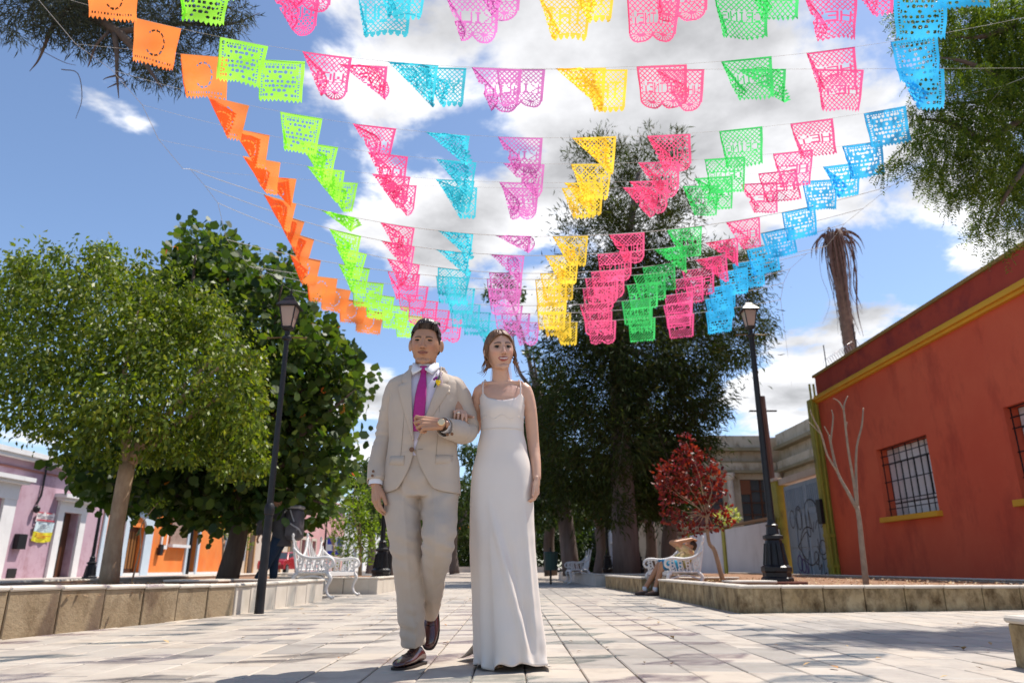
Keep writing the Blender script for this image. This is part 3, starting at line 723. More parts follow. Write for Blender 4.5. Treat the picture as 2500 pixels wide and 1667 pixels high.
def make_clumps(C, Rr, n, cr, flat=1.0, bias=0.5, seed=1, lower=-.95):
    rs = np.random.default_rng(seed); out = []
    for _ in range(n):
        d = rs.normal(0, 1, 3); d /= np.linalg.norm(d)
        if d[2] < lower: d[2] = abs(d[2])
        q = bias + (1 - bias) * rs.random() ** .5
        s = cr * rs.uniform(.6, 1.3)
        out.append((np.array(C) + d * np.array(Rr) * q, (s, s, s * flat), s * s / (cr * cr)))
    return out
def limbs(bm, start, r0, targets, seg=7, sag=.0, jitter=.12):
    for tg in targets:
        a = Vector(start); b = Vector(tg); mid = a.lerp(b, .5) + Vector((random.uniform(-1, 1), random.uniform(-1, 1), random.uniform(-.3, 1))) * jitter * (b - a).length
        tube(bm, [a, a.lerp(mid, .5) + Vector((0, 0, .05)), mid, b], [r0, r0 * .75, r0 * .5, r0 * .12], seg, sub=3)
m_bark = mat('pale bark', (.46, .33, .21), (.32, .21, .13), rough=.9, scale=14, bump=.6, bscale=40, stretch=(1, 1, .35))
m_barkd = mat('dark bark', (.09, .06, .045), (.14, .10, .075), rough=.95, scale=8, bump=1, bscale=20, stretch=(1, 1, .25))
m_barkg = mat('grey trunk bark', (.22, .17, .15), (.14, .105, .09), rough=.95, scale=6, bump=1, bscale=18, stretch=(1, 1, .2))
def leafmat(name, cols, tr=.35, rough=.45, tcol=(1.9, 2.0, .5), spec=.3):
    return mat(name, cols[0], island=[(i / max(1, len(cols) - 1), c) for i, c in enumerate(cols)], rough=rough, trans=(tr, tcol), spec=spec)
m_lf_ficus = leafmat('ficus leaves', [(.035, .06, .008), (.09, .14, .014), (.19, .24, .02), (.06, .10, .01), (.28, .29, .03)], .34, spec=.35)
m_lf_big = leafmat('round glossy leaves', [(.02, .045, .012), (.045, .085, .018), (.09, .13, .025), (.03, .06, .014), (.13, .16, .035)], .34, rough=.5, spec=.35)
m_lf_con = leafmat('conifer sprays', [(.020, .032, .009), (.038, .056, .014), (.065, .080, .02), (.022, .03, .009), (.06, .05, .02)], .25, rough=.75, spec=.15)
m_lf_vine = leafmat('dark mid-green leaves', [(.02, .04, .008), (.04, .07, .012), (.03, .05, .01), (.06, .085, .02)], .25)
m_lf_bright = leafmat('bright young leaves', [(.10, .17, .015), (.16, .22, .02), (.07, .12, .015), (.2, .24, .04)], .5)
m_lf_red = leafmat('red leaves', [(.13, .012, .010), (.22, .022, .012), (.07, .008, .014), (.32, .06, .02), (.16, .012, .04)], .3, tcol=(1.6, .9, .5))
m_lf_fern = leafmat('feathery leaflets', [(.035, .065, .01), (.08, .13, .014), (.15, .20, .02), (.04, .075, .012), (.22, .26, .03)], .45)
m_fruit = leafmat('yellow and orange old leaves', [(.75, .40, .03), (.7, .16, .02), (.6, .05, .02), (.8, .5, .1)], .3, tcol=(1.2, 1, .6))

def tree(name, label, base, trunk, rtrunk, clumps, per, size, aspect, m, bark, shape=4, nl=12, dirw=(.5, (0, 0, -.3)), group=None, fruit=0, cat='tree', fork=None, shell=.55, spread=1, fuzz=.09, core=0):
    t = thing(name, label, cat, base, group=group); B = Vector(base)
    bm = BM(); tube(bm, [Vector(p) - B for p in trunk], rtrunk, 12, sub=4)
    fk = Vector(fork if fork else trunk[-1]) - B
    tg = [Vector(c[0]) - B for c in random.sample(clumps, min(nl, len(clumps)))]
    limbs(bm, fk - Vector((0, 0, .05)), rtrunk[-1] * .72, tg)
    obj('trunk', bm, bark, t, smooth=True)
    P, D = clump_points(clumps, per, shell, fuzz)
    if core:
        P2, D2 = clump_points([(c, tuple(q * .62 for q in r), w * .4) for c, r, w in clumps], per * core, .2, .05); P = np.concatenate([P, P2]); D = np.concatenate([D, D2])
    Dd = D * dirw[0] + np.array(dirw[1])
    leafset('crown', P - np.array(base), Dd, size, aspect, m, t, shape=shape, spread=spread)
    if fruit:
        idx = rng.choice(len(P), fruit, replace=False)
        leafset('old_leaves', P[idx] - np.array(base) + D[idx] * .04, Dd[idx], size * .85, aspect, m_fruit, t, shape=shape)
    return t
# --- 1 small-leaved tree on the left
b = onZ(265, 1426, .24); b = Vector((b.x, b.y, .22))
fk = onY(312, 1130, b.y)
cl = []
def px_clumps(lst, Y, dy, depth=1.0):
    """crown masses given as (px, py, radius px) in the photo, set at real distance Y with depth spread dy"""
    out = []
    for (px, py, r) in lst:
        yy = Y + random.uniform(-dy, dy); c = onY(px, py, yy); rr = r / 1725. * math.hypot(yy, c.z)
        out.append((np.array(c), (rr, rr * depth, rr * .9), (rr / .5) ** 2))
    return out
rs = random.Random(3)
L1 = [(250, 625, 45), (90, 660, 55), (200, 690, 60), (290, 690, 55), (30, 700, 60), (60, 640, 30), (270, 600, 22), (345, 720, 50), (150, 760, 80), (300, 780, 85), (430, 800, 75), (520, 800, 65), (570, 880, 60), (590, 960, 55), (600, 1040, 45), (575, 1110, 36), (480, 1085, 45),
      (400, 1060, 55), (120, 1050, 50), (40, 1020, 45), (200, 1085, 30), (20, 800, 80), (60, 920, 90), (180, 880, 100), (320, 900, 110), (450, 940, 90), (520, 1020, 70), (300, 1000, 90), (180, 990, 80), (-60, 850, 90), (-40, 950, 60), (-120, 760, 90), (380, 860, 80), (240, 1040, 60), (620, 1095, 25), (540, 1145, 20), (385, 1125, 22), (470, 760, 50)]
L1 = [(x, y + 8 if y < 800 else y - 8, r * .86) for x, y, r in L1]
cl = px_clumps(L1, b.y + .1, .9, 1.3) + px_clumps(L1, b.y + .6, 1.4, 1.3)
edge = [(20 + 14 * k + rs.uniform(-12, 12), 672 - 50 * math.sin(k * .9) + (k > 24) * (k - 24) * 9 + rs.uniform(-25, 15), rs.uniform(12, 24)) for k in range(42)] + [(645 - rs.uniform(0, 40), 860 + 9 * k, rs.uniform(12, 22)) for k in range(34)] + [(640 - 26 * k + rs.uniform(-10, 10), 1140 - (k > 4) * 18 + rs.uniform(-25, 12), rs.uniform(14, 26)) for k in range(20)]
cl += px_clumps(edge, b.y, .5, 1.2)
tree('leafy_tree', 'round-crowned small-leaved tree with a pale forked trunk, in the nearest left planter', b, [b, b.lerp(fk, .5) + Vector((-.02, 0, 0)), fk], [.13, .10, .105], cl, 820, .086, .5, m_lf_ficus, m_bark, nl=4, dirw=(.45, (0, 0, -.75)), fuzz=.30, core=.6)
# young shoot with yellow-green leaves on its trunk
t = thing('sapling', 'small sprig with yellow-green leaves beside the pale forked trunk', 'plant', (b.x + .25, b.y + .1, .22))
bm = BM(); tube(bm, [(0, 0, 0), (.05, 0, .5), (.02, 0, .8), (.2, 0, 1.1)], [.014, .011, .008, .004], 6, sub=3); obj('stem', bm, m_bark, t)
cc = [(np.array((.2 + dx, 0, 1.05 + dz)), (.07, .05, .03), 1) for dx, dz in ((0, .08), (-.1, .03), (-.2, -.12), (.05, .05))]
P, D = clump_points(cc, 16); leafset('leaves', P, D + np.array((0, 0, -.2)), .06, .6, m_lf_bright, t)
# --- 2 big round-leaved tree behind
b2 = Vector((-5.05, 13.2, .22)); f2 = onY(585, 1180, 13.2)
L2 = [(480, 590, 40), (450, 640, 40), (520, 620, 35), (560, 620, 40), (480, 700, 60), (560, 700, 65), (630, 680, 50), (690, 690, 40), (430, 700, 45), (400, 760, 70), (500, 790, 85), (610, 790, 85), (700, 760, 60), (720, 820, 60), (770, 850, 45), (790, 830, 35), (840, 920, 50), (830, 1000, 45), (800, 900, 60), (720, 920, 90), (620, 930, 100), (700, 1030, 90), (620, 1080, 100), (780, 1080, 70), (820, 1120, 40), (760, 1180, 60), (680, 1200, 65), (600, 1220, 60), (520, 1230, 60), (440, 1210, 55), (380, 1200, 45), (340, 1160, 50), (260, 1180, 50), (230, 1150, 40), (790, 1230, 35), (720, 1260, 35), (420, 1270, 25), (310, 1240, 28), (600, 1180, 70), (480, 1100, 90), (380, 1100, 80), (545, 640, 30), (700, 640, 22), (650, 1260, 30), (520, 1160, 70), (430, 1160, 60), (240, 1100, 60), (660, 1000, 90), (870, 950, 20), (850, 860, 22)]
cl = px_clumps(L2, 13.2, 1.0, 1.2) + px_clumps(L2, 14.0, 1.2, 1.2)
tree('broadleaf_tree', 'large dark tree with round glossy leaves, some yellow, behind the left lamp post', b2, [b2, b2.lerp(f2, .5) + Vector((.1, 0, 0)), f2], [.2, .16, .15], cl, 150, .165, .95, m_lf_big, m_barkd, shape=6, nl=16, dirw=(.8, (0, 0, -.2)), fruit=110, fuzz=.22, core=.4)
# --- 3 tall conifer right of centre
b3 = onZ(1530, 1396, .3); b3 = Vector((onY(1530, 1384, 22).x, 22, .2))
L3 = [(1585, 310, 14), (1655, 330, 22), (1640, 370, 25), (1500, 370, 30), (1460, 400, 35), (1560, 400, 35), (1540, 450, 50), (1440, 470, 50), (1620, 460, 40), (1680, 420, 18), (1500, 530, 70), (1600, 540, 65), (1700, 520, 35), (1400, 560, 60), (1660, 620, 70), (1540, 640, 90), (1430, 680, 80), (1760, 640, 50), (1830, 640, 40), (1880, 660, 25), (1560, 740, 100), (1700, 740, 80), (1800, 720, 55), (1440, 800, 80), (1380, 850, 70), (1560, 860, 110), (1690, 860, 85), (1790, 850, 55), (1850, 800, 35), (1480, 960, 100), (1600, 980, 100), (1700, 960, 60), (1350, 960, 70), (1400, 1060, 80), (1520, 1080, 100), (1630, 1080, 85), (1700, 1080, 45), (1450, 1160, 75), (1570, 1190, 80), (1650, 1170, 50), (1380, 1170, 60), (1740, 1000, 35), (1500, 1240, 45), (1320, 1060, 45)]
L3 = [(x, y, r * (.72 if y < 700 else 1.0)) for x, y, r in L3]
cl = px_clumps([q for q in L3 if q[1] >= 600], 22, 1.6, 1.3) + px_clumps([q for q in L3 if q[1] >= 640 and q[0] > 1400], 23, 2.5, 1.3)
up = px_clumps([q for q in L3 if q[1] < 720], 22, 1.0, 1.2) + px_clumps([(1500 + rs.uniform(-90, 190), rs.uniform(330, 640), rs.uniform(14, 30)) for k in range(46)], 22.5, 1.2, 1.2)
tops = onY(1560, 420, 22)
t3 = tree('conifer_tree', 'towering dark conifer rising behind the bunting right of the bride', b3, [b3, Vector((b3.x, 22, 5)), Vector((b3.x + .2, 22, 9)), tops], [.42, .30, .2, .08], cl, 420, .25, .16, m_lf_con, m_barkg, nl=30, fuzz=.22, dirw=(.8, (0, 0, -.55)), fork=(b3.x, 22, 7.5), shell=.3, spread=1.3)
P, D = clump_points(up, 330, .2, .3); leafset('crown_top', P - np.array(b3), D * .5 + np.array((0, 0, .35)), .26, .14, m_lf_con, t3, spread=1.1)
# spiky leaders at the top
# --- 4 lighter leafy tree left of it, its thin bare limbs on the sky
b4 = Vector((onY(1395, 1384, 25).x, 25, .2))
L4 = [(1345, 930, 45), (1300, 1010, 55), (1330, 1100, 60), (1290, 1170, 50), (1340, 1200, 50), (1390, 1230, 40), (1290, 1090, 50), (1370, 1000, 60), (1200, 720, 18), (1230, 690, 20), (1260, 720, 20), (1250, 800, 16), (1300, 860, 20), (1280, 1240, 35), (1330, 1260, 30)]
tree('leafy_tree', 'mid-green leafy tree with thin bare limbs between the bride and the tall conifer', b4, [b4, Vector((b4.x - .3, 25, 3)), Vector((b4.x - 1.0, 25, 6))], [.3, .24, .16], px_clumps(L4, 25, 1.2, 1.3) + px_clumps(L4, 26, 1.2, 1.3), 260, .16, .5, m_lf_vine, m_barkg, nl=15)
# --- 5 trunks and dark crowns farther along the promenade
k = 0
for px, Y, hw, top, low, rt, lab in ((1290, 38, 52, 1060, 1230, .35, 'dark street tree on the right side of the promenade, just right of the bride'), (1345, 33, 50, 1090, 1260, .3, 'dark street tree with a leaning trunk behind the litter bin'),
                                    (1465, 30, 60, 1120, 1290, .33, 'dark street tree in front of the white house, left of the tall conifer'), (1640, 27, 60, 1090, 1260, .38, 'thick brown-trunked tree beside the tall conifer, behind the seated person'), (1585, 31, 60, 1100, 1270, .3, 'narrow dark tree behind the conifer trunk'),
                                    (1110, 42, 55, 1090, 1290, .3, 'dark street tree seen between the groom and the bride'), (905, 44, 38, 1120, 1290, .3, 'dark street tree just left of the groom\'s hip'), (1170, 52, 60, 1130, 1310, .3, 'farthest dark tree behind the couple'), (950, 34, 50, 1150, 1300, .3, 'dark tree directly behind the groom\'s legs')):
    bb = Vector((onY(px, 1384, Y).x, Y, .1)); tp = onY(px, low, Y)
    lst = []
    for q in range(16): lst.append((px + rs.uniform(-hw, hw), rs.uniform(top, low), rs.uniform(18, 34)))
    tree('street_tree', lab, bb, [bb, bb.lerp(tp, .5) + Vector((.1 * (-1) ** k, 0, 0)), tp], [rt, rt * .8, rt * .7], px_clumps(lst, Y, 2.0, 1.6), 170, .26, .5, m_lf_vine, m_barkg if k > 1 else m_barkd, nl=6, group='trees lining the promenade', fruit=10)
    k += 1
# --- far greenery closing the street
P = []; D = []
for k in range(70):
    x = rs.uniform(-13, 9.5); y = rs.uniform(72, 84); r = rs.uniform(1.2, 2.4); P.append(((x, y, rs.uniform(.6, 6.0)), (r, r, r), r * r / 3))
P, D = clump_points(P, 260, .3)
o = leafset('far_greenery', P, D + np.array((0, 0, -.2)), .55, .5, m_lf_vine, None, kind='stuff'); tag(o, 'dark mass of trees closing the far end of the promenade', 'trees')
# --- 6 bright small trees on the left
for px, Y, lab, lst in ((880, 21, 'bright green small tree between the left white bench and the groom', [(870, 1200, 28), (850, 1250, 35), (900, 1245, 35), (880, 1290, 40), (840, 1310, 30), (920, 1310, 30), (860, 1340, 30), (905, 1350, 25), (830, 1270, 18), (870, 1170, 14), (830, 1360, 18)]),
                        (545, 30, 'small yellow-green tree in front of the orange house wall', [(540, 1275, 22), (560, 1290, 18), (520, 1275, 16), (590, 1300, 20), (600, 1330, 14), (575, 1300, 16)]),
                        (815, 24, 'small mid-green tree farther left of the groom', [(800, 1230, 20), (820, 1200, 18), (790, 1260, 18), (750, 1200, 22)])):
    bb = Vector((onY(px, 1384, Y).x, Y, .2)); tp = onY(px, 1330, Y)
    tree('small_tree', lab, bb, [bb, bb.lerp(tp, .5), tp], [.06, .045, .04], px_clumps(lst, Y, .4, 1.2), 330, .12, .42, m_lf_bright if Y < 23 or Y == 30 else m_lf_vine, m_bark, nl=9, dirw=(.5, (0, 0, .1)))
# --- 8 red-leaved tree
b8 = Vector((onY(1762, 1384, 13.4).x, 13.4, .22))
L8 = [(1675, 1075, 16), (1690, 1110, 24), (1720, 1130, 26), (1650, 1140, 28), (1625, 1160, 26), (1690, 1160, 32), (1740, 1165, 28), (1640, 1200, 28), (1700, 1200, 30), (1750, 1200, 22), (1640, 1235, 20), (1720, 1235, 22), (1630, 1265, 18), (1660, 1260, 18), (1765, 1265, 20), (1700, 1290, 18), (1670, 1295, 14), (1740, 1280, 16), (1615, 1180, 16), (1775, 1245, 12), (1665, 1110, 18)]
trn = [b8, onY(1745, 1345, 13.4), onY(1730, 1320, 13.4), onY(1724, 1240, 13.4), onY(1722, 1200, 13.4)]
tree('red_leaf_tree', 'small tree with dark red leaves and a crooked bare trunk in the right planter', b8, trn, [.045, .04, .032, .028, .02], px_clumps(L8, 13.4, .25, 1.2), 640, .085, .55, m_lf_red, m_bark, shape=6, nl=16, fork=onY(1724, 1255, 13.4), dirw=(.6, (0, 0, .1)))
# --- 9 bare pruned sapling
t = thing('bare_sapling', 'leafless pruned sapling standing in front of the red wall', 'tree', (onY(2108, 1384, 8.95).x, 8.95, .2))
B9 = Vector(t.location); bm = BM()
def pp(*l): return [onY(x, y, 8.95 + z) - B9 for x, y, z in l]
tube(bm, [Vector((0, 0, 0))] + pp((2104, 1330, 0), (2098, 1270, 0), (2092, 1235, 0)), [.038, .032, .028, .026], 10, sub=3)
for l, r in (((((2092, 1240, 0), (2070, 1200, .05), (2044, 1150, .1), (2028, 1080, .1), (2024, 1062, .1)), (.028, .022, .018, .015, .012))), (((2044, 1150, .1), (2020, 1110, .05), (2005, 1060, .0), (1985, 1020, 0), (1978, 1000, 0)), (.016, .014, .012, .01, .006)),
             (((2093, 1240, 0), (2085, 1180, 0), (2070, 1090, -.05), (2060, 1000, -.1), (2056, 995, -.1)), (.022, .018, .015, .013, .012)), (((2060, 1000, -.1), (2048, 980, -.1), (2034, 972, -.1)), (.012, .009, .005)), (((2060, 1000, -.1), (2062, 985, -.1), (2070, 966, -.1)), (.012, .01, .006)),
             (((2070, 1090, -.05), (2066, 1050, 0), (2068, 1030, 0)), (.01, .008, .006)), (((2094, 1240, 0), (2090, 1160, .1), (2092, 1090, .1), (2104, 1040, .1), (2108, 995, .1)), (.02, .017, .014, .012, .008)), (((2028, 1080, .1), (2034, 1020, .1), (2030, 1000, .1)), (.012, .01, .006)), (((2005, 1060, 0), (1990, 1045, 0), (1975, 1030, .1)), (.009, .006, .004)), (((2024, 1062, .1), (2012, 1040, .1)), (.01, .006))):
    tube(bm, pp(*l), list(r), 7, sub=3)
obj('trunk', bm, mat('grey brown twig bark', (.24, .17, .12), (.34, .25, .18), rough=.9, scale=14, bump=.5, bscale=40), t, smooth=True)
# --- dead palm
YP = 31; tb = onY(2075, 840, YP); tt = onY(2085, 590, YP)
t = thing('dead_palm', 'dead palm with drooping brown fronds standing behind the red building', 'palm', (tb.x, YP, 0)); B = Vector(t.location)
bm = BM(); n = 40
for i in range(n):
    z0 = (tt.z) * i / n; r = .33 - .06 * i / n
    rr = [bm.verts.new((math.cos(2 * math.pi * k / 12) * q, math.sin(2 * math.pi * k / 12) * q, zz)) for q, zz in ((r * 1.06, z0 + tt.z / n * .98), (r * .93, z0)) for k in range(12)]
    for k in range(12): bm.faces.new((rr[k], rr[(k + 1) % 12], rr[12 + (k + 1) % 12], rr[12 + k]))
obj('trunk', bm, mat('palm trunk', (.16, .11, .08), (.25, .17, .12), rough=.95, scale=5, bump=.6), t)
m_dead = mat('dead frond', (.12, .065, .05), (.22, .14, .11), rough=.85, scale=5)
for k in range(44):
    a = random.random() * 6.28; L = random.uniform(2.2, 5.4); o = random.uniform(.25, .75)
    z = tt.z + random.uniform(-.5, .3); bm = BM()
    pts = [(0, 0, z), (math.cos(a) * o * .8, math.sin(a) * o * .8, z + .35), (math.cos(a) * o * 1.1, math.sin(a) * o * 1.1, z - L * .3), (math.cos(a) * o * .8, math.sin(a) * o * .8, z - L * .7), (math.cos(a + .3) * o * random.uniform(.5, 1.5), math.sin(a) * o * 1.1, z - L)]
    tube(bm, pts, [(.03, .02), (.042, .012), (.04, .008), (.03, .006), (.006, .003)], 6, sub=4); obj('frond', bm, m_dead, t)
for k in range(22):
    a = k * 2.4; L = random.uniform(.5, 1.1); bm = BM(); tube(bm, [(0, 0, tt.z), (math.cos(a) * L * .6, math.sin(a) * L * .6, tt.z + .35), (math.cos(a) * L * 1.1, math.sin(a) * L * 1.1, tt.z - .1), (math.cos(a) * L * 1.25, math.sin(a) * L * 1.25, tt.z - .7)], [(.08, .04), (.07, .02), (.05, .01), (.01, .005)], 6, sub=3); obj('frond', bm, m_dead, t)
bm = BM(); ellipsoid(bm, (0, 0, tt.z + .15), (.4, .4, .3), seg=10, rings=6); obj('frond_stubs', bm, m_dead, t)
# --- 10 overhanging branch, upper left
def spray_tree(name, label, trunk, rt, limbsl, sprays, leaf, m, bark, per, drop):
    B = Vector(trunk[0]); t = thing(name, label, 'tree', B); bm = BM(); tube(bm, [Vector(p) - B for p in trunk], rt, 12, sub=4)
    for pts, rad in limbsl: tube(bm, [Vector(p) - B for p in pts], rad, 7, sub=4)
    obj('trunk', bm, bark, t, smooth=True)
    P, D = clump_points(sprays, per, .1)
    leafset('crown', P - np.array(B), D * .8 + np.array(drop), leaf[0], leaf[1], m, t, spread=1.2)
    return t
def on(px, py, Y): return onY(px, py, Y)
m_lf_dark = leafmat('dark fine needles', [(.025, .035, .03), (.045, .055, .035), (.06, .06, .03), (.03, .045, .05)], .12, rough=.8)
L10 = [(60, 20, 50), (150, 30, 60), (250, 40, 60), (330, 60, 50), (200, 90, 45), (120, 70, 35), (400, 40, 50), (480, 30, 50), (550, 50, 40), (590, 30, 25), (430, 90, 40), (520, 80, 35), (260, 110, 35), (350, 130, 45), (380, 180, 35), (440, 190, 30), (320, 190, 18), (20, 60, 40), (470, 140, 25), (410, 150, 30), (300, -40, 80), (120, -50, 80), (470, -40, 60), (160, 0, 60), (230, 10, 60)]
hang = [([on(-250, -120, 7.5), on(60, -60, 7.4), on(240, 50, 7.2), on(300, 90, 7.1), on(350, 150, 7), on(395, 215, 6.9)], [.16, .11, .07, .055, .03, .008]),
        ([on(285, 80, 7.1), on(340, 72, 7.2), on(440, 60, 7.3), on(560, 60, 7.4), on(635, 32, 7.5)], [.045, .035, .025, .015, .004]),
        ([on(280, 85, 7.1), on(285, 130, 7), on(286, 185, 6.9), on(290, 240, 6.9)], [.035, .026, .018, .004]), ([on(283, 185, 6.9), on(262, 190, 6.9), on(252, 195, 7)], [.012, .007, .003]), ([on(284, 205, 6.9), on(262, 215, 6.9)], [.01, .003]), ([on(286, 186, 6.9), on(302, 196, 6.9), on(306, 215, 6.9)], [.01, .006, .003]),
        ([on(190, 0, 7.3), on(140, 50, 7.2), on(118, 90, 7.1), on(95, 145, 7.1), on(72, 175, 7.1)], [.05, .03, .022, .012, .003]), ([on(140, 55, 7.2), on(110, 30, 7.3), on(100, -20, 7.3)], [.02, .02, .02]), ([on(265, 78, 7.1), on(235, 110, 7), on(220, 150, 7), on(214, 165, 7)], [.02, .015, .01, .003]),
        ([on(82, 10, 7.2), on(80, 80, 7.2)], [.01, .003]), ([on(150, 170, 7), on(190, 180, 7), on(200, 240, 7), on(185, 290, 7)], [.006, .005, .004, .002]), ([on(75, 110, 7.1), on(150, 150, 7.0), on(185, 160, 7)], [.004, .004, .002]), ([on(330, 70, 7.2), on(430, 120, 7.2), on(490, 185, 7.2)], [.02, .012, .003])]
spray_tree('overhanging_tree', 'tree reaching in from the upper left with dark needles and bare twigs', [(-7.6, 7.6, .2), (-7.4, 7.6, 3), on(-250, -120, 7.5)], [.3, .25, .17], hang, px_clumps(L10, 7.4, .5, 1.2), (.13, .10), m_lf_dark, m_barkd, 2100, (0, 0, -.3))
# --- 11 feathery tree on the upper right
L11 = [(2240, 60, 40), (2300, 30, 60), (2380, 60, 70), (2460, 40, 60), (2330, 130, 60), (2420, 150, 70), (2480, 180, 60), (2270, 190, 35), (2350, 230, 60), (2440, 260, 70), (2240, 270, 30), (2300, 300, 55), (2390, 330, 65), (2470, 350, 60), (2250, 350, 40), (2200, 390, 25), (2160, 410, 18), (2320, 390, 55), (2400, 430, 55), (2460, 470, 45), (2260, 420, 30), (2290, 460, 22), (2350, 470, 35), (2420, 520, 35), (2480, 540, 35), (2400, 570, 18), (2450, 590, 18), (2500, 420, 60), (2540, 200, 100), (2540, 400, 90), (2560, 60, 110), (2210, 20, 30), (2390, 545, 20), (2440, 610, 12)]
B11 = (9.8, 7.2, .2); P0 = Vector(B11)
t = thing('feathery_tree', 'feathery-leaved tree hanging in from the upper right corner', 'tree', B11); bm = BM()
tube(bm, [Vector((0, 0, 0)), Vector((-.2, 0, 2.6)), on(2700, 250, 6.9) - P0], [.25, .2, .15], 12, sub=4)
for l in ([(2700, 250), (2560, 240), (2470, 235), (2380, 250), (2280, 255)], [(2560, 240), (2480, 300), (2400, 350), (2330, 385)], [(2700, 250), (2600, 120), (2480, 60), (2380, 30), (2280, 10)], [(2600, 250), (2520, 380), (2460, 470), (2420, 550)], [(2480, 235), (2420, 180), (2350, 150), (2290, 140)], [(2480, 60), (2400, 90), (2320, 90)], [(2400, 350), (2320, 300), (2240, 290)]):
    tube(bm, [on(x, y, 6.7 + random.uniform(-.2, .2)) - P0 for x, y in l], [.05 - .045 * i / (len(l) - 1) for i in range(len(l))], 6, sub=4)
obj('trunk', bm, m_barkd, t, smooth=True)
# compound leaves: each rachis carries two rows of leaflets
cl = px_clumps(L11, 6.8, .45, 1.2); P, D = clump_points(cl, 500, .1)
PP = []; DD = []
for p, d in zip(P, D):
    ax = Vector((d[0] * .6 + random.gauss(0, .3), d[1] * .6 + random.gauss(0, .3), -.75 + random.gauss(0, .3))).normalized(); sd_ = ax.cross(Vector((random.gauss(0, 1), random.gauss(0, 1), random.gauss(0, 1)))).normalized(); Lr = random.uniform(.12, .2)
    for q in range(9):
        o = Vector(p) + ax * (Lr * q / 8) + Vector((0, 0, -.04 * (q / 8) ** 2))
        for s in (-1, 1): PP.append(o); DD.append(sd_ * s + ax * .45)
leafset('crown', np.array(PP) - np.array(B11), np.array(DD), .042, .3, m_lf_fern, t, spread=.25)
# potted bits: weedy plants on the white wall and near gate
t = thing('potted_plant', 'pale variegated plant on top of the white wall by the lamp post', 'plant', (10.1, 33.5, 2.34))
P, D = clump_points([(np.array((0, 0, .35)), (.3, .6, .35), 1), (np.array((0, 1.5, .3)), (.3, .5, .3), 1)], 160, .2); leafset('leaves', P, D + np.array((0, 0, .3)), .22, .35, leafmat('variegated leaves', [(.3, .36, .12), (.5, .5, .25), (.08, .14, .03)], .3), t)

# ================================================================== LAMP POSTS, BOLLARDS
m_lampglass = mat('lamp glass', (.55, .42, .36), rough=.15, spec=.7, trans=(.5, (.8, .6, .5)))
m_brass = mat('weathered brass', (.16, .11, .05), rough=.4, metallic=.6)
def lamp_post(loc, label, H=4.08, ornate=True, rz=0, th=1.0):
    t = thing('lamp_post', label, 'lamp post', loc, rz, 'black lantern lamp posts along the promenade')
    if ornate:
        bm = BM(); lathe(bm, [(.21, 0), (.21, .05), (.185, .07), (.185, .12), (.20, .14), (.20, .19), (.155, .22), (.15, .24), (.115, .50), (.105, .54), (.135, .56), (.135, .60), (.085, .62), (.075, .72), (.085, .74), (.06, .76), (.05, .82)], 8, sq=True)
        obj('ornate_base', bm, m_iron, t)
        bm = BM()
        for k in range(8):
            a = 2 * math.pi * k / 8
            tube(bm, [(math.cos(a) * .165, math.sin(a) * .165, .22), (math.cos(a) * .125, math.sin(a) * .125, .5)], .012, 5)
        obj('base_ribs', bm, m_iron, t)
    bm = BM(); lathe(bm, [(.052 * th, 0.02), (.05 * th, .8), (.044 * th, 2.0), (.038 * th, H - .62), (.055, H - .60), (.055, H - .57), (.03, H - .55), (.03, H - .5), (.06, H - .48), (.07, H - .46)], 12); obj('pole', bm, m_iron, t, smooth=True, auto=35)
    bm = BM(); tube(bm, [(-.21, 0, H - .58), (-.1, 0, H - .575), (.1, 0, H - .575), (.21, 0, H - .58)], .009, 6)
    for s in (-1, 1): ellipsoid(bm, (s * .22, 0, H - .58), (.016, .016, .016), seg=8, rings=6)
    obj('crossbar', bm, m_brass, t)
    bm = BM()
    for k in range(4):
        a = R(45 + 90 * k); tube(bm, [(.073 * math.cos(a), .073 * math.sin(a), 0), (.13 * math.cos(a), .13 * math.sin(a), .26)], .008, 5)
    lathe(bm, [(.08, -.01), (.085, .012)], 4, sq=True); L = obj('lantern', bm, m_iron, t); L.location = (0, 0, H - .46)
    for k in range(4):
        a = R(45 + 90 * k); b_ = R(45 + 90 * (k + 1)); lo = .07; hi = .125
        bm = BM(); v = [bm.verts.new(q) for q in ((lo * math.cos(a), lo * math.sin(a), .01), (lo * math.cos(b_), lo * math.sin(b_), .01), (hi * math.cos(b_), hi * math.sin(b_), .25), (hi * math.cos(a), hi * math.sin(a), .25))]; bm.faces.new(v); obj('glass_pane', bm, m_lampglass, L)
    bm = BM(); lathe(bm, [(.175, .25), (.18, .265), (.10, .33), (.095, .345), (.055, .385), (.05, .40), (.02, .41), (.012, .44), (.022, .455), (.010, .47), (.004, .53)], 4, sq=True); obj('lantern_roof', bm, m_iron, L)
    return t
def along(px, Y, z=.22): return (onY(px, 1384, Y).x, Y, z)
lampL = lamp_post(along(1895, 10.05, .27), 'black lantern lamp post with ornate base in front of the white wall and graffiti gate')
